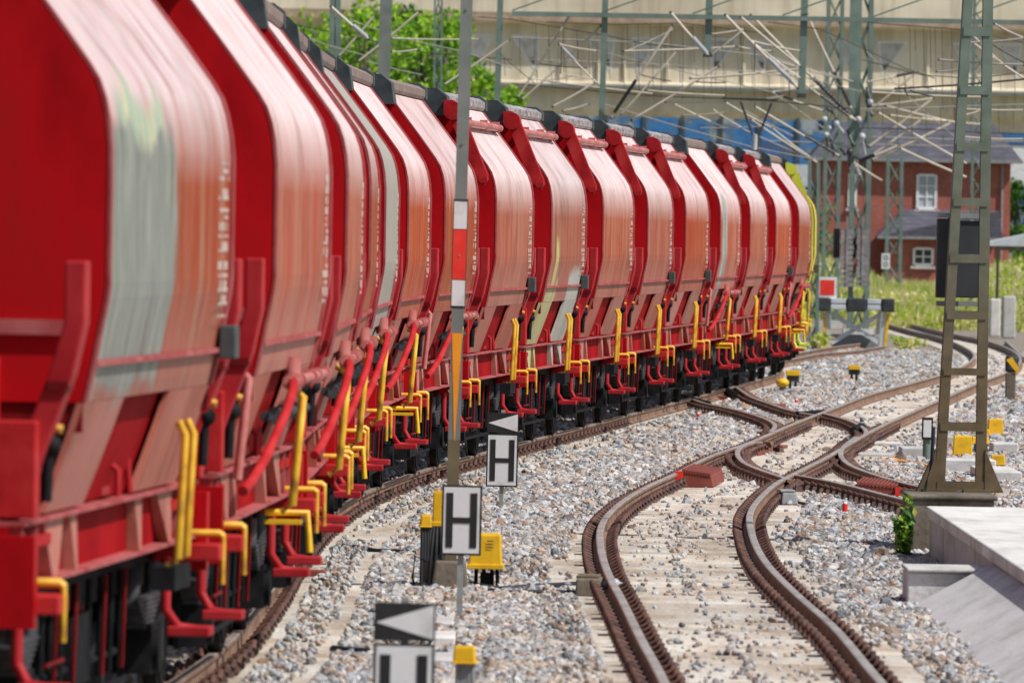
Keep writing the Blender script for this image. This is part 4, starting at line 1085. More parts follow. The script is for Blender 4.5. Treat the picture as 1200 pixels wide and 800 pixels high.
# dead end track under the stop
P1 = [gp(x, y, 0) for x, y in [(900,425),(925,421),(960,414),(1000,411),(1037,405)]]
P2 = [gp(x, y, 0) for x, y in [(905,418),(930,414),(970,407),(1030,399)]]
root = empty('siding_track', P1[2]+Vector((0,0,-.16)), 0, 'short dead end track leading up to the buffer stop', 'railway track')
for P in (P1, P2):
    o = sweep(P, 'rail', root); o.location = -Vector(root.location)
# far ballast mound band behind, rails piled at right
# ------------------------------------------------------------------ overhead line masts
def lattice(base_px, top_py, Y, wpx, label, mat='mastgreen', thick=.09, xl=None, name='catenary_mast', lean=.0, step=1.3, ztop=None, wtop=None):
    """square lattice mast: four corner angles with zig-zag lacing. base at the ground below px"""
    p = at(base_px, 350, Y); s_ = F/Y
    T = at(base_px + lean, top_py, Y)
    root = empty(name, (p.x, Y, -.3), 0, label, 'overhead line mast')
    h_ = T.z+.3; w0 = wpx/s_; w1 = (wtop or wpx)/s_; dx = T.x-p.x
    def corner(sx, sy, z):
        u = z/h_; w_ = w0+(w1-w0)*u; return Vector((sx*w_/2+dx*u, sy*w_/2, z))
    for sx in (-1, 1):
        for sy in (-1, 1):
            mb = MB(); a = corner(sx, sy, 0); c = corner(sx, sy, h_); t = thick
            vs = [a+Vector((x*t/2,y*t/2,0)) for x, y in ((-1,-1),(1,-1),(1,1),(-1,1))]+[c+Vector((x*t/2,y*t/2,0)) for x, y in ((-1,-1),(1,-1),(1,1),(-1,1))]
            mb.add(vs, [(0,3,2,1),(4,5,6,7),(0,1,5,4),(1,2,6,5),(2,3,7,6),(3,0,4,7)]); mb.build('corner_angle', M[mat], root)
    mb = MB(); z = .2; k = 1
    while z+step < h_:
        for (ax, ay, bx, by) in (((-1,-1,1,-1)),((1,-1,1,1)),((1,1,-1,1)),((-1,1,-1,-1))):
            A = corner(ax, ay, z if k > 0 else z+step); B_ = corner(bx, by, z+step if k > 0 else z)
            mb.tube([A, B_], thick*.28, 0, 4)
        z += step; k = -k
    mb.build('lacing', M[mat], root)
    mb = MB(); mb.box((0,0,.15),(w0*1.5+.2,w0*1.5+.2,.4)); mb.build('foundation', M['conc'], root)
    return root
def solid_post(px, top_py, bot_py, Y, wpx, label, mat='mastgreen', name='gantry_post', lean=0):
    a = at(px, bot_py, Y) if bot_py is not None else None
    T = at(px+lean, top_py, Y); s_ = F/Y; w_ = wpx/s_
    z0 = -.3 if bot_py is None else a.z
    root = empty(name, (T.x-lean/s_*0, Y, z0), 0, label, 'post', None, ry=R_(.8))
    mb = MB(); h_ = T.z-z0
    mb.bbox(-w_/2, w_/2, 0, .02, 0, h_); mb.bbox(-w_/2, w_/2, .2, .22, 0, h_); mb.bbox(-.015, .015, .02, .2, 0, h_); mb.build('shaft', M[mat], root)
    mb = MB(); mb.bbox(-w_/2-.03, w_/2+.03, -.03, .25, h_*.985 if bot_py is None else .0, h_ if bot_py is None else .12); mb.build('clamp', M['steelgrey'], root)
    return root
YG = 240
main = lattice(1006, -40, 300, 19, 'tall main lattice mast with counterweight stacks beyond the buffer stop', thick=.16, step=1.5, lean=6)
m2 = lattice(972, -40, 330, 16, 'slimmer lattice mast left of the main one', thick=.13, step=1.2, lean=8)
m3 = lattice(1046, 178, 400, 16, 'shorter pale green lattice mast in front of the brick house', thick=.14, step=1.1, lean=3)
m4 = lattice(1145, -40, 345, 15, 'lattice mast seen through the gap of the big olive mast', thick=.1, step=.8, lean=5)
m5 = lattice(512, -40, 330, 8, 'thin lattice mast before the green trees at left', thick=.08, step=1.0, lean=2)
m6 = lattice(953, 190, 260, 10, 'mossy lattice mast right behind the end of the train', thick=.1, step=.7, lean=1)
m7 = lattice(393, -40, 250, 7, 'blue green mast before the trees, left of the thick grey post', thick=.14, step=1.0)
# counterweights on main mast
for (x0, x1) in ((984,1000),(1003,1018)):
    a = at(x0, 336, 299.3)-Vector(main.location); c = at(x1, 268, 299.3)-Vector(main.location)
    mb = MB(); n = 11
    for i in range(n):
        z0 = a.z+(c.z-a.z)*i/n; j = .02*math.sin(i*2.1); mb.bbox(a.x+j, c.x+j, -.9, -.45, z0+.01, z0+(c.z-a.z)/n-.015)
    mb.bbox((a.x+c.x)/2-.03,(a.x+c.x)/2+.03,-.93,-.9,a.z,c.z+.4); mb.build('counterweight', M['weight'], main)
for (x0, x1) in ((976,984),(996,1004)):
    a = at(x0, 302, 300.4)-Vector(main.location); c = at(x1, 268, 300.4)-Vector(main.location)
    mb = MB(); mb.bbox(a.x, c.x, .0, .3, a.z, c.z); mb.build('dark_panel', M['panel'], main)
a = at(1001, 155, 299)-Vector(main.location)
mb = MB(); mb.bbox(a.x-.2, a.x+.2, -.62, -.55, a.z-1.0, 14); mb.build('front_channel', M['mastgreen'], main)
a = at(1033, 315, 399)-Vector(m3.location); c = at(1043, 297, 399)-Vector(m3.location)
mb = MB(); mb.bbox(a.x, c.x, -1.02, -1.0, a.z, c.z); pn = mb.build('number_plate', M['signwhite'], m3)
mb = MB()
for zc in (.3, .72):
    zz = a.z+(c.z-a.z)*zc; xx = (a.x+c.x)/2; hw_ = (c.x-a.x)*.26; hh_ = (c.z-a.z)*.14; t = .035
    mb.bbox(xx-hw_, xx-hw_+t, -1.03, -1.022, zz-hh_, zz+hh_); mb.bbox(xx+hw_-t, xx+hw_, -1.03, -1.022, zz-hh_, zz+hh_); mb.bbox(xx-hw_+t, xx+hw_-t, -1.03, -1.022, zz+hh_-t, zz+hh_); mb.bbox(xx-hw_+t, xx+hw_-t, -1.03, -1.022, zz-hh_, zz-hh_+t)
mb.build('digits', M['signblack'], pn)

solid_post(447, -30, None, 215, 14, 'thick grey green post behind the roofs of the wagons', 'mastgrey', lean=0)
solid_post(581, -30, None, YG, 7, 'green post just right of the striped mast', lean=0)
solid_post(704, -30, None, YG, 7, 'blue green post in front of the middle of the viaduct', lean=0)
d1 = solid_post(831, -30, 67, YG, 8, 'shorter green hanging post above the train', name='hanging_post')
d2 = solid_post(942, -30, 115, YG, 8, 'longer green hanging post near the lattice masts', name='hanging_post')
a = at(600, 17, YG); c = at(1260, 19, YG)
g = empty('gantry_beam', a, 0, 'green lattice cross beam spanning above the tracks', 'gantry beam')
mb = MB(); mb.bbox(0, c.x-a.x, -.15, .15, -.04, .08); mb.bbox(0, c.x-a.x, -.15, .15, 1.0, 1.1)
x = 0
while x+2.4 < c.x-a.x: mb.tube([(x,-.1,.1),(x+2.4,-.1,1.0)], .02, 0, 4); x += 2.4
mb.build('beam', M['mastgreen'], g)

# cantilever brackets: each group of tubes a thing hung on its post
def bracket(name_label, Y, tubes, cat='bracket', name='cantilever_bracket'):
    p0 = at(*tubes[0][0], Y); root = empty(name, p0, 0, name_label, cat)
    for t in tubes:
        a, c = t[0], t[1]; r = t[2] if len(t) > 2 else 1.8; kind_ = t[3] if len(t) > 3 else 'tube'
        dy = rnd.uniform(-.4,.4)
        A = at(*a, Y+dy)-p0; C = at(*c, Y+dy)-p0; rr_ = r*.74*Y/F
        mb = MB(); mid = [A.lerp(C, u)+Vector((0,0,math.sin(u*math.pi)*-.02)) for u in (0,.25,.5,.75,1)]
        mb.tube(mid, rr_, 0, 8); o = mb.build('tube' if kind_ == 'tube' else 'wire', M[{'tube':'tube','wire':'wire','pale':'wireg','ins':'tube','insw':'tube'}[kind_]], root)
        if kind_ in ('ins','insw'):
            mb = MB(); n = 15
            mb.tube([A.lerp(C,.6), A.lerp(C,.94)], rr_*1.35, 0, 8)
            for i in range(n):
                u = .6+.34*i/(n-1); q = A.lerp(C, u); d = (C-A).normalized()
                mb.tube([q-d*rr_*.6, q+d*rr_*.6], [rr_*2.1, rr_*1.4], 0, 10)
            mb.build('insulator', M['insul' if kind_ == 'ins' else 'insulw'], root)
        # clamp fittings
        mb = MB()
        for q in (A, C): mb.ball(q, rr_*1.25, 0, 8)
        mb.build('fitting', M['steelgrey'], root)
bracket('pair of beige diagonal tubes rising from the train roofs left of the blue green post', YG, [((667,19),(607,114)),((704,31),(612,117)),((633,75),(688,80),.9,'wire')])
bracket('short pale tubes low behind the wagon roofs at the middle', YG+3, [((648,125),(697,97),1.8),((660,130),(690,122),1.5),((620,92),(766,110),1.4),((640,94),(671,89),.8,'pale')])
bracket('two parallel beige tubes ending in a black insulator above the middle wagons', YG+2, [((788,30),(716,138),1.9,'ins'),((793,60),(728,134),1.6),((752,88),(786,95),.9,'wire')])
bracket('long beige tube slanting right above the viaduct joint', YG+5, [((842,78),(740,141),2.0),((731,60),(862,55),1.7),((758,106),(850,112),1.3),((735,60),(790,34),1.2)])
bracket('horizontal tubes tied to the longer hanging post', YG+1, [((809,92),(938,81),1.8),((780,120),(850,119),1.5),((816,96),(850,97),1.0,'wire'),((865,55),(905,60),1.4)])
bracket('pale insulated strut ending at the shorter hanging post', YG-1, [((786,15),(830,65),2.2,'insw')])
bracket('pale insulated strut reaching down to the longer hanging post', YG-2, [((850,18),(935,103),2.2,'insw'),((868,20),(938,78),1.8)])
bracket('beige strut with long dark insulator meeting the main mast from the left', 285, [((880,18),(1003,142),2.2,'ins')])
bracket('steep strut with dark insulator on the main mast', 288, [((946,18),(999,130),1.8,'ins')])
bracket('fan of beige tubes spreading right from the main mast', 296, [((1018,172),(1094,115),2.0),((1021,124),(1094,115),1.6),((1022,182),(1080,140),1.8),((1029,132),(1133,192),1.6),((1038,124),(1116,143),1.8),((1022,188),(1117,143),2.0,'tube')])
bracket('low pair of beige tubes running to the right mast', 292, [((1055,174),(1133,208),1.8),((1080,138),(1150,146),1.6),((1043,135),(1110,142),1.4)])
bracket('dark insulator rod low on the main mast', 294, [((1054,170),(1004,190),1.8,'ins'),((1000,190),(1034,212),1.5)])
bracket('horizontal black rod crossing before the big mast', 200, [((1049,104),(1200,93),1.6,'wire'),((1060,104),(1064,112),1.2,'wire'),((1067,106),(1094,113),1.2,'wire')])
bracket('grey horizontal arm high beside the big mast', 195, [((1100,70),(1200,76),1.7,'pale'),((1098,84),(1130,80),1.4,'pale'),((1135,50),(1200,45),1.6,'pale')])
bracket('horizontal tube below the black rod near the big mast', 205, [((1021,108),(1155,114),1.5),((1130,135),(1155,127),1.6),((1120,127),(1200,129),1.2),((1125,160),(1200,163),1.2)])
bracket('diagonal struts in the upper right corner', 200, [((1140,50),(1200,92),1.7),((1165,28),(1200,45),2.0,'pale'),((1160,50),(1200,73),1.3,'wire'),((1135,36),(1175,75),1.2)])
bracket('pair of long wires sloping down over the blue wall to the main mast', 270, [((885,125),(984,183),1.6,'ins'),((880,140),(960,192),1.4),((868,150),(950,186),1.0,'pale')])
bracket('pale struts before the trees at upper left', 225, [((388,8),(432,46),2.2,'insw'),((491,14),(420,72),1.7),((439,18),(397,66),1.7),((459,45),(562,46),1.2),((459,61),(490,58),1.5),((430,72),(495,88),.9,'pale')])
bracket('tube rising right of the striped mast', 235, [((521,99),(597,47),1.6),((585,62),(626,97),.6,'wire')])
bracket('tubes behind the wagon roofs in front of blue wall', 262, [((790,122),(850,150),1.3),((850,120),(905,150),1.3),((800,135),(850,132),1.0,'pale'),((905,150),(950,185),1.2),((820,150),(895,148),.8,'pale'),((835,128),(870,150),1.0),((870,128),(930,160),.9,'pale')])
# V shaped hanger over the far wagons
root = empty('line_hanger', at(889,116,232), 0, 'black V shaped current collector frame above the far wagons', 'current collector')
p0 = Vector(root.location)
mb = MB()
for (a, c) in (((868,119),(882,158)),((904,121),(889,160))): mb.tube([at(*a,232)-p0, at(*c,232)-p0], 1.6*232/F, 0, 6)
mb.tube([at(846,115,232)-p0, at(912,117,232)-p0], 1.3*232/F, 0, 6); mb.build('frame', M['insul'], root)
mb = MB(); mb.tube([at(885,158,232)-p0, at(884,176,232)-p0], 3*232/F, 0, 8); mb.build('base_insulator', M['insulw'], root)
# wire runs
def wire_run(pts, Y, r, label, mat='wire', drops=()):
    p0 = at(*pts[0], Y); root = empty('overhead_wire', p0, 0, label, 'overhead wire')
    P = [at(x, y, Y+i*.0)-p0 for i, (x, y) in enumerate(pts)]
    mb = MB(); mb.tube(P, r*Y/F, 0, 5); mb.build('wire', M[mat], root)
    for (x, ya, yb) in drops:
        mb = MB(); mb.tube([at(x, ya, Y)-p0, at(x+1, yb, Y)-p0], .3*Y/F, 0, 4); mb.build('dropper', M['wire'], root)
wire_run([(560,20),(600,23),(700,40),(760,52),(820,58)], 250, .6, 'sagging wire across the left half of the viaduct', drops=[(628,27,98),(643,30,60),(660,33,84),(676,36,70),(690,38,92)])
wire_run([(640,26),(720,29),(800,27),(900,40)], 255, .55, 'upper wire with droppers over the middle wagons', drops=[(735,29,60),(748,29,110),(762,28,54),(774,28,120),(786,28,62),(800,28,96),(812,29,58),(824,30,120),(838,31,100)])
wire_run([(900,26),(960,34),(1010,56),(1060,80),(1096,92)], 250, .6, 'sagging thin wire crossing the main mast', 'wire')
wire_run([(1000,25),(1060,30),(1120,34),(1200,50)], 245, .6, 'dark wire high before the right of the viaduct', 'wire', drops=[(1066,30,82),(1082,31,84),(1090,32,80),(1096,32,112),(1104,33,100),(1115,34,122),(1072,31,60)])
wire_run([(900,165),(980,168),(1060,170),(1200,172)], 300, .7, 'pale wire in front of the slate roof', 'wireg', drops=[(1075,160,170),(1105,158,170)])
wire_run([(1010,160),(1100,163),(1200,166)], 310, .8, 'second pale wire before the slate roof', 'wireg')
wire_run([(400,20),(470,45),(540,60),(600,80)], 240, .6, 'thin wire in front of the green trees', 'wireg')
wire_run([(340,36),(380,52),(430,66)], 240, .6, 'thin wire low before the leftmost tree', 'wireg')
wire_run([(700,120),(800,150),(880,172),(960,188)], 260, .6, 'wire descending along the wagon roofs to the masts', 'wireg')
for i, (pts, Y, rr0, lb) in enumerate([
    ([(600,44),(760,50),(900,66),(1000,96)], 262, .7, 'messenger wire falling toward the main mast from the left'),
    ([(600,98),(760,112),(900,118),(1003,128)], 263, .8, 'contact wire low over the middle wagons'),
    ([(620,70),(780,76),(940,90),(1010,108)], 266, .6, 'contact wire halfway up the viaduct girder'),
    ([(1010,70),(1080,88),(1140,92),(1210,84)], 258, .6, 'messenger wire sagging between main mast and olive mast'),
    ([(1008,128),(1090,126),(1210,122)], 258, .7, 'contact wire level with the viaduct underside at right'),
    ([(1008,150),(1090,152),(1210,158)], 272, .7, 'contact wire just over the slate roof ridge'),
    ([(700,60),(800,84),(905,108),(965,150)], 268, .55, 'thin stay wire crossing both hanging posts'),
    ([(860,140),(920,150),(1000,175)], 270, .6, 'thin wire in front of the blue wall near the masts'),
    ([(1015,60),(1060,110),(1130,170)], 262, .5, 'thin stay wire falling right from the main mast'),
    ([(310,22),(400,40),(500,62),(600,70)], 250, .6, 'messenger wire before the trees')]):
    P_ = pts; dr = []
    if i in (0, 2, 3, 4, 9):
        for x in range(int(pts[0][0])+9, int(pts[-1][0])-6, 17):
            for (a_, b_) in zip(P_[:-1], P_[1:]):
                if a_[0] <= x < b_[0]:
                    y_ = a_[1]+(b_[1]-a_[1])*(x-a_[0])/(b_[0]-a_[0]); dr.append((x, y_, y_+rnd.uniform(16, 46)))
    wire_run(pts, Y, rr0, lb, 'wire' if i % 2 else 'wireg', dr)
bracket('upper hinged arm on the left side of the main mast', 283, [((905,70),(1000,96),1.5),((905,70),(1000,140),1.5,'ins'),((925,90),(925,112),.8,'wire')])
bracket('hinged arm with dark insulator on the right side of the main mast', 284, [((1016,96),(1075,84),1.5,'ins'),((1016,132),(1075,84),1.5),((1060,88),(1062,112),.8,'wire'),((1040,96),(1092,104),1.0)])
bracket('hinged arm on the slimmer lattice mast', 318, [((965,98),(905,108),1.4),((965,130),(905,108),1.4,'ins'),((920,112),(880,118),.9)])
bracket('hinged arm reaching left from the longer hanging post', 238, [((938,60),(880,48),1.4),((938,92),(880,48),1.4),((885,50),(884,84),.8,'wire'),((884,84),(925,90),.9)])
bracket('hinged arm reaching left from the blue green post', 238, [((700,60),(655,52),1.4),((700,98),(655,52),1.4,'insw'),((658,54),(657,86),.8,'wire'),((657,86),(696,92),.9)])
bracket('hinged arm reaching right from the shorter hanging post', 238, [((834,40),(872,34),1.3),((834,64),(872,34),1.3),((868,36),(868,60),.7,'wire')])
# fittings clusters on lattice masts
for (mm, pts_) in ((main, [(1000,170),(1004,185),(996,178),(1010,160),(1006,140),(990,180),(1003,195),(1020,120),(1022,135)]), (m2, [(966,140),(972,150),(980,145),(968,158),(976,132),(974,165),(962,150)])):
    mb = MB()
    for (x, y) in pts_:
        p = at(x, y, mm.location.y-.9)-Vector(mm.location); mb.ball(p, rnd.uniform(.06,.13), rnd.choice((0,1)), 8); mb.tube([p, p+Vector((rnd.uniform(-.3,.3),.2,rnd.uniform(-.6,.6)))], .05, rnd.choice((0,1)), 6)
    mb.build('line_fittings', [M['insul'], M['insulw']], mm)

# ------------------------------------------------------------------ far buildings, bridge
def bridge():
    Y = 600; s_ = F/Y
    a = at(300, 150, Y); c = at(1500, 170, Y)
    root = empty('road_viaduct', (a.x, Y, -.3), 0, 'wide beige concrete viaduct spanning behind the railway', 'bridge')
    def z_(y): return HC+(276-y)/s_+.3
    m = NT('stained_viaduct_concrete'); v = m.coord('Object', (1,1,1)); xyz = m.sep(v)
    st = m.noise(m.coord('Object', (.9,.9,.05)), .9, 6, .7)
    base = m.ramp(st, [(.3, (.5, .44, .34)), (.5, (.76, .68, .53)), (.7, (.84, .78, .63))])
    bl = m.ramp(m.noise(m.coord('Object', (.25,.25,.5)), .5, 5), [(.35, (.7,.68,.64)), (.6, (1,1,1))])
    m.col(m.mix(.8, base, bl, 'MULTIPLY')); m.set(.9); bm = m.mat
    W = c.x-a.x
    prof = [(0, z_(152)), (0, z_(138)), (-.5, z_(128)), (-.5, z_(104)), (-.9, z_(101)), (-.9, z_(98)), (-.4, z_(96)), (-.4, z_(30)), (-1.2, z_(27)), (-1.2, z_(10)), (14, z_(10)), (14, z_(152))]
    mb = MB(); mb.poly([(p[0], p[1]) for p in prof], 'x', 0, W); mb.build('girder', bm, root)
    mb = MB(); mb.bbox(0, W, -1.3, -.905, z_(104), z_(100)); mb.build('green_pipe', M['mastgrey'], root)
    mb = MB(); mb.bbox(0, W, -1.5, -1.203, z_(27), z_(20)); mb.build('parapet_edge', M['sand'], root)
    mb = MB(); mb.bbox(0, W, -1.3, -1.205, z_(17), z_(-25)); mb.build('parapet', bm, root)
    # triangular pockets
    for (x0, x1, flip) in ((596,632,1),(549,578,0),(683,720,1),(738,776,0),(828,864,0),(868,900,1),(975,1004,1),(1026,1062,0),(1114,1140,1),(1166,1196,1)):
        X0 = (x0-300)/s_; X1 = (x1-300)/s_; zt = z_(43); zb = z_(85); yy = -.405
        tri = [(X0, zt), (X1, zt), ((X0+.35) if not flip else (X1-.35), zb)]
        def ring(tr, gsc):
            cx = sum(p[0] for p in tr)/3; cz = sum(p[1] for p in tr)/3
            return [(cx+(p[0]-cx)*gsc, cz+(p[1]-cz)*gsc) for p in tr]
        mb = MB(); o_ = ring(tri, 1.0); i_ = ring(tri, .82)
        for k in range(3):
            j = (k+1)%3
            mb.add([(o_[k][0], yy-.02, o_[k][1]),(o_[j][0], yy-.02, o_[j][1]),(i_[j][0], yy-.02, i_[j][1]),(i_[k][0], yy-.02, i_[k][1])], [(0,1,2,3)], 0)
        i2 = i_; cxl = tri[2]
        mb.add([(p[0], yy-.01, p[1]) for p in i2], [(0,1,2)], 1)
        q = ring(tri, .78); f_ = .72
        mb.add([(q[2][0], yy-.016, q[2][1]), (q[2][0]+(q[0][0]-q[2][0])*(1-f_), yy-.016, q[2][1]+(q[0][1]-q[2][1])*(1-f_)), (q[2][0]+(q[1][0]-q[2][0])*(1-f_), yy-.016, q[2][1]+(q[1][1]-q[2][1])*(1-f_))], [(0,1,2)], 2)
        mb.build('anchor_pocket', [M['winwhite'], M['conctop'], M['concold']], root)
    for px in (600, 860, 1120, 1380):
        X0 = (px-300)/s_; mb = MB(); mb.bbox(X0-.6, X0+.6, 1.0, 12, 0, z_(150)); mb.build('pier', M['conc'], root)
    for px in (700, 730, 780, 870, 1085, 655): # drain pipes
        X0 = (px-300)/s_; mb = MB(); mb.tube([(X0,-.5,z_(96)),(X0,-.5,z_(30))], .09, 0, 6); mb.build('drain_pipe', bm, root)
bridge()
# blue hoarding with pale panels under the viaduct
Y = 575; s_ = F/Y
a = at(640, 300, Y); root = empty('blue_wall', (a.x, Y, -.3), 0, 'blue painted wall under the viaduct with pale graffiti', 'wall')
m = NT('graffiti_blue'); v = m.coord('Object')
m.col(m.ramp(m.noise(v, .5, 6, .6), [(.3, (.07,.08,.1)), (.42, (.03,.1,.26)), (.5, (.03,.18,.44)), (.56, (.08,.14,.22)), (.63, (.28,.33,.36)), (.75, (.4,.38,.33))])); m.set(.7)
z_ = lambda y: HC+(279-y)/s_+.3
mb = MB(); mb.bbox(0, (1020-640)/s_, 0, .5, 0, z_(139)); mb.build('wall_panel', m.mat, root)
for x in range(660, 1020, 45):
    X0 = (x-640)/s_; mb = MB(); mb.bbox(X0, X0+.25, -.1, -.003, 0, z_(137.5)); mb.build('stanchion', M['slate'], root)
mb = MB(); mb.bbox((880-640)/s_, (1000-640)/s_, -1.5, -.3, 0, z_(192)); mb.build('grey_base', M['bufgrey'], root)
# blue panel far right
a = at(1160, 300, 560); mb = MB(); mb.bbox(0, 6, 0, .4, 0, HC+(284-155)/(F/560)+.3); root = empty('blue_panel', (a.x, 560, -.3), 0, 'bright blue panel behind the right end of the house roof', 'wall'); mb.build('panel', m.mat, root); mb = MB(); mb.bbox(.6,2.4,-.05,-.003,6.8,9.2); mb.build('pale_patch', M['signwhite'], root)

# brick house
Y = 440; s_ = F/Y
def zz(y, x=1080): return HC+(276+.0175*(x-700)-y)/s_+.3
m = NT('red_brickwork'); v = m.coord('Object')
br = m.N('ShaderNodeTexBrick'); m.l(v, br.inputs['Vector'])
mp = br.inputs['Vector'].links[0].from_node; mp.inputs['Rotation'].default_value = (R_(90),0,0)
br.inputs['Scale'].default_value = 3.2; br.inputs['Color1'].default_value = (.46,.13,.095,1); br.inputs['Color2'].default_value = (.34,.09,.07,1); br.inputs['Mortar'].default_value = (.36,.22,.18,1); br.inputs['Mortar Size'].default_value = .016
m.col(m.mix(.55, br.outputs[0], m.ramp(m.noise(m.coord('Object'), .8, 6, .7), [(.3,(.45,.4,.4)),(.65,(1,1,1))]), 'MULTIPLY')); m.set(.9); BR = m.mat
m = NT('slate_tiles'); v = m.coord('Object', (1,1,1)); wv_ = m.N('ShaderNodeTexWave', bands_direction='Z'); m.l(v, wv_.inputs[0]); wv_.inputs['Scale'].default_value = 1.6; wv_.inputs['Distortion'].default_value = 1.5
m.col(m.mix(.5, m.ramp(m.noise(v, 1.5, 6, .7), [(.3,(.05,.05,.07)),(.6,(.1,.1,.13)),(.8,(.2,.18,.19))]), m.ramp(wv_.outputs[1], [(.3,(.55,.55,.55)),(.6,(1,1,1))]), 'MULTIPLY')); m.set(.8); SL = m.mat
a = at(955, 330, Y); house = empty('brick_house', (a.x, Y, -.3), 0, 'red brick house with slate roof and white windows', 'house')
def hx(x): return (x-955)/s_
mb = MB(); mb.bbox(0, hx(1182), 0, 9, 0, zz(186)); mb.build('wall', BR, house)
mb = MB(); e = zz(186); r_ = zz(143)
mb.add([(hx(945),-.5,e-.1),(hx(1196),-.5,e-.1),(hx(1196),9.5,e-.1),(hx(945),9.5,e-.1),(hx(985),3.2,r_),(hx(1165),3.2,r_),(hx(1165),6,r_),(hx(985),6,r_)], [(0,1,5,4),(1,2,6,5),(2,3,7,6),(3,0,4,7),(4,5,6,7),(0,3,2,1)]); rf = mb.build('roof', SL, house)
mb = MB(); mb.bbox(hx(1120), hx(1132), 4, 4.6, r_-.5, r_+1.0); mb.build('chimney', BR, rf)
mb = MB(); mb.bbox(hx(945), hx(1196), -.62, -.503, e-.17, e-.03); mb.build('gutter', M['grey'], house)
mb = MB(); mb.tube([(hx(1172),-.1,0),(hx(1172),-.1,e-.2)], .06, 0, 8); mb.build('downpipe', M['grey'], house)
def window(x0, x1, y0, y1, yd, cols, rows, glass='glass'):
    X0, X1, Z0, Z1 = hx(x0), hx(x1), zz(y1), zz(y0); t = .07
    mb = MB(); mb.bbox(X0, X1, yd-.04, yd-.003, Z0, Z1); w_ = mb.build('window', M[glass], house)
    mb = MB()
    for (xa, xb, za, zb) in ((X0-.05,X0+t,Z0,Z1),(X1-t,X1+.05,Z0,Z1)): mb.bbox(xa, xb, yd-.1, yd-.041, za, zb)
    for (za, zb) in ((Z0-.06,Z0+t),(Z1-t,Z1+.05)): mb.bbox(X0+t, X1-t, yd-.1, yd-.041, za, zb)
    for i in range(1, cols): x = X0+(X1-X0)*i/cols; mb.bbox(x-t*.5, x+t*.5, yd-.095, yd-.041, Z0+t, Z1-t)
    for i in range(1, rows): z = Z0+(Z1-Z0)*i/rows; mb.bbox(X0+t, X1-t, yd-.088, yd-.041, z-.03, z+.03)
    mb.build('frame', M['winwhite'], w_)
    mb = MB(); mb.bbox(X0-.15, X1+.15, yd-.2, yd-.003, Z0-.2, Z0-.07); mb.build('sill', M['conc'], w_)
window(1073, 1095, 205, 244, 0, 2, 3)
window(993, 1001, 205, 244, 0, 1, 3)
# annex
XA, XB = hx(1036), hx(1160)
mb = MB(); mb.bbox(XA, XB, -3, -.003, 0, zz(279)); mb.build('annex_wall', BR, house)
mb = MB(); e2 = zz(278); r2_ = zz(246)
mb.add([(hx(1024),-3.5,e2),(XB+.4,-3.5,e2),(XB+.4,-.1,r2_),(hx(1056),-.1,r2_),(hx(1024),-.1,e2)], [(0,1,2,3),(0,3,4),(0,4,2,1)]); mb.build('annex_roof', SL, house)
mb = MB(); mb.bbox(hx(1024), XB+.4, -3.6, -3.503, e2-.1, e2+.03); mb.build('annex_gutter', M['grey'], house)
window(1067, 1089, 291, 310, -3, 2, 2, 'panel')
# shed at right edge
a = at(1160, 330, 330); sh = empty('canopy_shed', (a.x, 330, -.3), 0, 'small canopy with grey metal roof at the right edge', 'shed'); s3 = F/330
zs = lambda y: HC+(284-y)/s3+.3
mb = MB(); mb.poly([(-.1, zs(288)), (-.1, zs(284)), (1.6, zs(272)), (3.0, zs(268)), (3.0, zs(288))], 'y', 0, 4); mb.build('roof', M['bufgrey'], sh)
mb = MB(); mb.bbox(.15, 3, .1, .2, zs(293), zs(288)); mb.build('fascia', M['concold'], sh)
mb = MB(); mb.bbox(2.6, 2.72, .3, .42, 0, zs(289)); mb.bbox(.4, .5, 3.3, 3.4, 0, zs(289)); mb.build('post', M['mastgrey'], sh)
# parked van, half hidden
a = at(1175, 350, 420); s4 = F/420
van = empty('parked_van', (a.x, 420, -.3), 0, 'pale van parked in the weeds below the canopy', 'van')
mb = MB(); mb.poly([(0,.3),(0,1.25),(.25,1.75),(.5,1.95),(2.3,1.97),(2.45,1.7),(2.5,.3)], 'y', 0, 1.7); 
mb.build('body', M['car'], van, bevel=.08)
mb = MB(); mb.add([(.02,-.01,1.25),(.27,-.01,1.72),(.95,-.01,1.74),(.95,-.01,1.22)], [(0,3,2,1)]); mb.add([(1.05,-.01,1.22),(1.05,-.01,1.74),(2.2,-.01,1.74),(2.3,-.01,1.22)], [(0,3,2,1)]); mb.build('side_window', M['glass'], van)
for x in (.5, 2.0):
    mb = MB(); mb.cyl((x,.05,.32), .32, .2, 'y', 0, 20); wl = mb.build('wheel', M['bufdark'], van)
    mb = MB(); mb.cyl((x,-.07,.32), .17, .04, 'y', 0, 14); mb.build('rim', M['postgrey'], wl)
mb = MB(); mb.bbox(-.05, .05, .1, 1.6, .35, .55); mb.build('bumper', M['panel'], van)
# concrete blocks on the right
for i, (x0, x1, yt, yb) in enumerate([(1160,1172,350,394),(1175,1190,347,396)]):
    b = gp(x0, yb, GZ); s_ = F/b.y; mb = MB(); mb.box(((x1-x0)/s_/2,.5,(yb-yt)/s_/2),((x1-x0)/s_,1.0,(yb-yt)/s_)); o = mb.build('concrete_pillar', M['conctop'], None, b, .04)
    tag(o, ['narrow pale concrete pillar at the right, the left one of two', 'wider pale concrete pillar touching the right edge'][i], 'pillar')
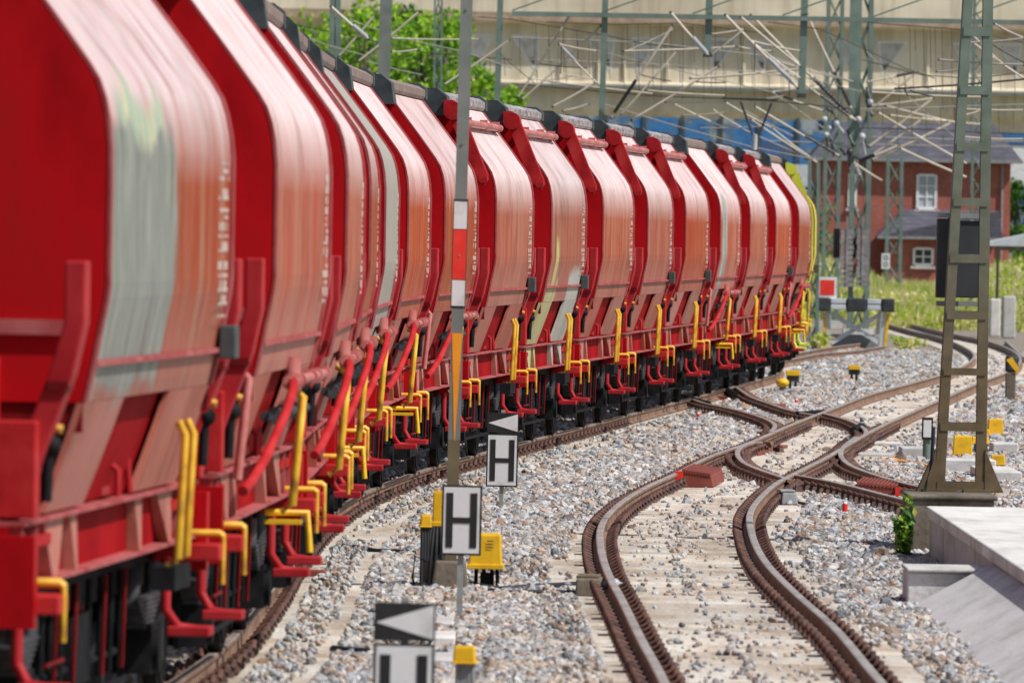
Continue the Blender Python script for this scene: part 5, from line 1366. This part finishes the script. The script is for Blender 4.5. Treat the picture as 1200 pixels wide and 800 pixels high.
# yellow black sign in the weeds
b = gp(1066, 372, GZ); s_ = F/b.y
root = empty('striped_sign', b, 0, 'small yellow sign with black diagonal stripes among the weeds', 'sign')
mb = MB(); mb.tube([(0,0,0),(0,0,(372-356)/s_)], .03); mb.build('post', M['concold'], root)
zc = (372-352)/s_; rot = Matrix.Rotation(R_(-25), 3, 'Y')
mb = MB(); mb.box((0,0,zc), (13/s_,.04,10/s_), 0, rot); mb.build('plate', M['yel2'], root)
mb = MB()
for o_ in (-.35, .0, .35): mb.box((o_*13/s_*.9,-.03,zc-o_*.1), (2.6/s_,.01,13/s_), 0, Matrix.Rotation(R_(-50), 3, 'Y'))
mb.build('stripes', M['signblack'], root)

# ------------------------------------------------------------------ vegetation
def tree(base, h_, rw, n, size, mat, label, seed, trunk_r=.25):
    r = random.Random(seed); root = empty('tree', base, 0, label, 'tree')
    mb = MB(); lobes = []
    mb.tube([(0,0,0),(r.uniform(-.2,.2),0,h_*.3),(r.uniform(-.4,.4),0,h_*.6),(r.uniform(-.5,.5),0,h_*.85)], [trunk_r,trunk_r*.8,trunk_r*.5,trunk_r*.15], 0, 8)
    for i in range(22):
        a = r.uniform(0,6.28); z = h_*r.uniform(.3,.97); k = math.sin(min(1,(z/h_-.22)/.8)*math.pi)**.6; d = rw*k*r.uniform(.35,.95)
        tip = Vector((math.cos(a)*d, math.sin(a)*d, z)); mb.tube([(0,0,z*.6),(tip.x*.5,tip.y*.5,z*.85),tuple(tip)], [trunk_r*.35,trunk_r*.2,.02], 0, 5)
        lobes.append((tip, rw*r.uniform(.22,.42)))
    mb.build('trunk', M['bark'], root)
    mb = MB()
    for i in range(n):
        c, rad = r.choice(lobes); d = Vector((r.gauss(0,1),r.gauss(0,1),r.gauss(0,.8))).normalized()*rad*(r.random()**.4)
        leaf(mb, c+d, size*r.uniform(.6,1.3), r)
    mb.build('crown', M[mat], root)
for i, (px, Y, h_, rw, mt, lb) in enumerate([(340,470,15.0,4.2,'leaf','bright green tree at the far upper left behind the wagons'),(420,455,15.5,4.0,'leaf','bright green tree behind the thick grey post'),(500,460,14.6,3.8,'leaf','bright green tree left of the striped mast'),(558,480,12.4,2.6,'leaf','green tree half hidden by the striped mast before the viaduct'),(280,480,14,4,'leafd','darker green tree mostly hidden by the nearest wagons'),(461,500,17,4.5,'leafd','taller darker tree behind the bright ones at left')]):
    p = at(px, 300, Y); tree((p.x, Y, -.3), h_, rw, 4200, .38, mt, lb, 20+i)
p = at(1196, 300, 470); tree((p.x, 470, -.3), 6.6, 1.6, 2600, .3, 'leafd', 'small dark green tree at the right of the brick house', 41, .12)
# weeds field: sunlit grasses
def weeds():
    r = random.Random(12); mb = MB()
    for i in range(42000):
        Y = r.uniform(325, 432); px = r.uniform(930, 1215) if Y > 345 else r.uniform(1005, 1215)
        base = at(px, 300, Y); hmax = 1.3+1.6*(.5+.5*math.sin(px*.06+Y*.05))*(.5+.5*math.sin(px*.021+1))
        if Y < 350: hmax *= .55
        z = r.random()**.8*hmax*1.0
        p = Vector((base.x, Y, -.3+z))
        if r.random() < .5:
            hh = r.uniform(.15,.4); dx = r.uniform(-.1,.1); mb.add([p+Vector((-.025,0,0)), p+Vector((.025,0,0)), p+Vector((dx,0,hh))], [(0,1,2)])
        else: leaf(mb, p, r.uniform(.12,.3), r)
    o = mb.build('wild_weeds', M['weed']); tag(o, 'sunlit yellow green weeds and dry grass before the brick house', 'weeds', kind='stuff')
weeds()
def tufts(px, py, w_, h_, n, label, seed, mat='weed'):
    leafy('grass_tuft', gp(px, py, GZ), w_, w_*1.5, h_, n, h_*.35, mat, label, 'weed', 5, seed)
tufts(1062, 412, .5, .42, 350, 'green tuft on the white ballast right of the buffer stop', 5, 'weed')
tufts(1128, 508, .35, .2, 250, 'low green grass tuft behind the mast batten', 6, 'bushleaf')
tufts(958, 412, .3, .6, 300, 'weed beside the left leg of the buffer stop', 7, 'weed')
tufts(1010, 676, .06, .08, 30, 'tiny weed sprouting in the ballast by the sand', 8, 'weed')
# shrub wall behind the train end and low bushes to hide the horizon
for i, (px, Y, w_, h_) in enumerate([(945,380,2.6,5.2),(925,400,3.0,6.0),(902,410,3,6.2)]):
    p = at(px, 300, Y); leafy('shrub', (p.x, Y, -.3), w_*.5, 1.2, h_, 1500, .3, 'leafd', ['mossy green shrub right behind the end of the train','green shrub in front of the grey blue wall','shrub hidden low behind the last wagons'][i], 'shrub', 9, 60+i)

# ------------------------------------------------------------------ camera
cd = bpy.data.cameras.new('camera'); cam = bpy.data.objects.new('camera', cd); COL.objects.link(cam)
cd.sensor_width = 36; cd.lens = F/1200*36; cd.clip_start = .5; cd.clip_end = 6000
mw = Matrix((( CR.x, CU.x, -FW.x, 0), (CR.y, CU.y, -FW.y, 0), (CR.z, CU.z, -FW.z, HC), (0,0,0,1)))
cam.matrix_world = mw
cd.dof.use_dof = True; cd.dof.focus_distance = 112; cd.dof.aperture_fstop = 6.3
S.camera = cam
S.view_settings.view_transform = 'Standard'; S.view_settings.look = 'None'; S.view_settings.exposure = 0
S.render.engine = 'CYCLES'
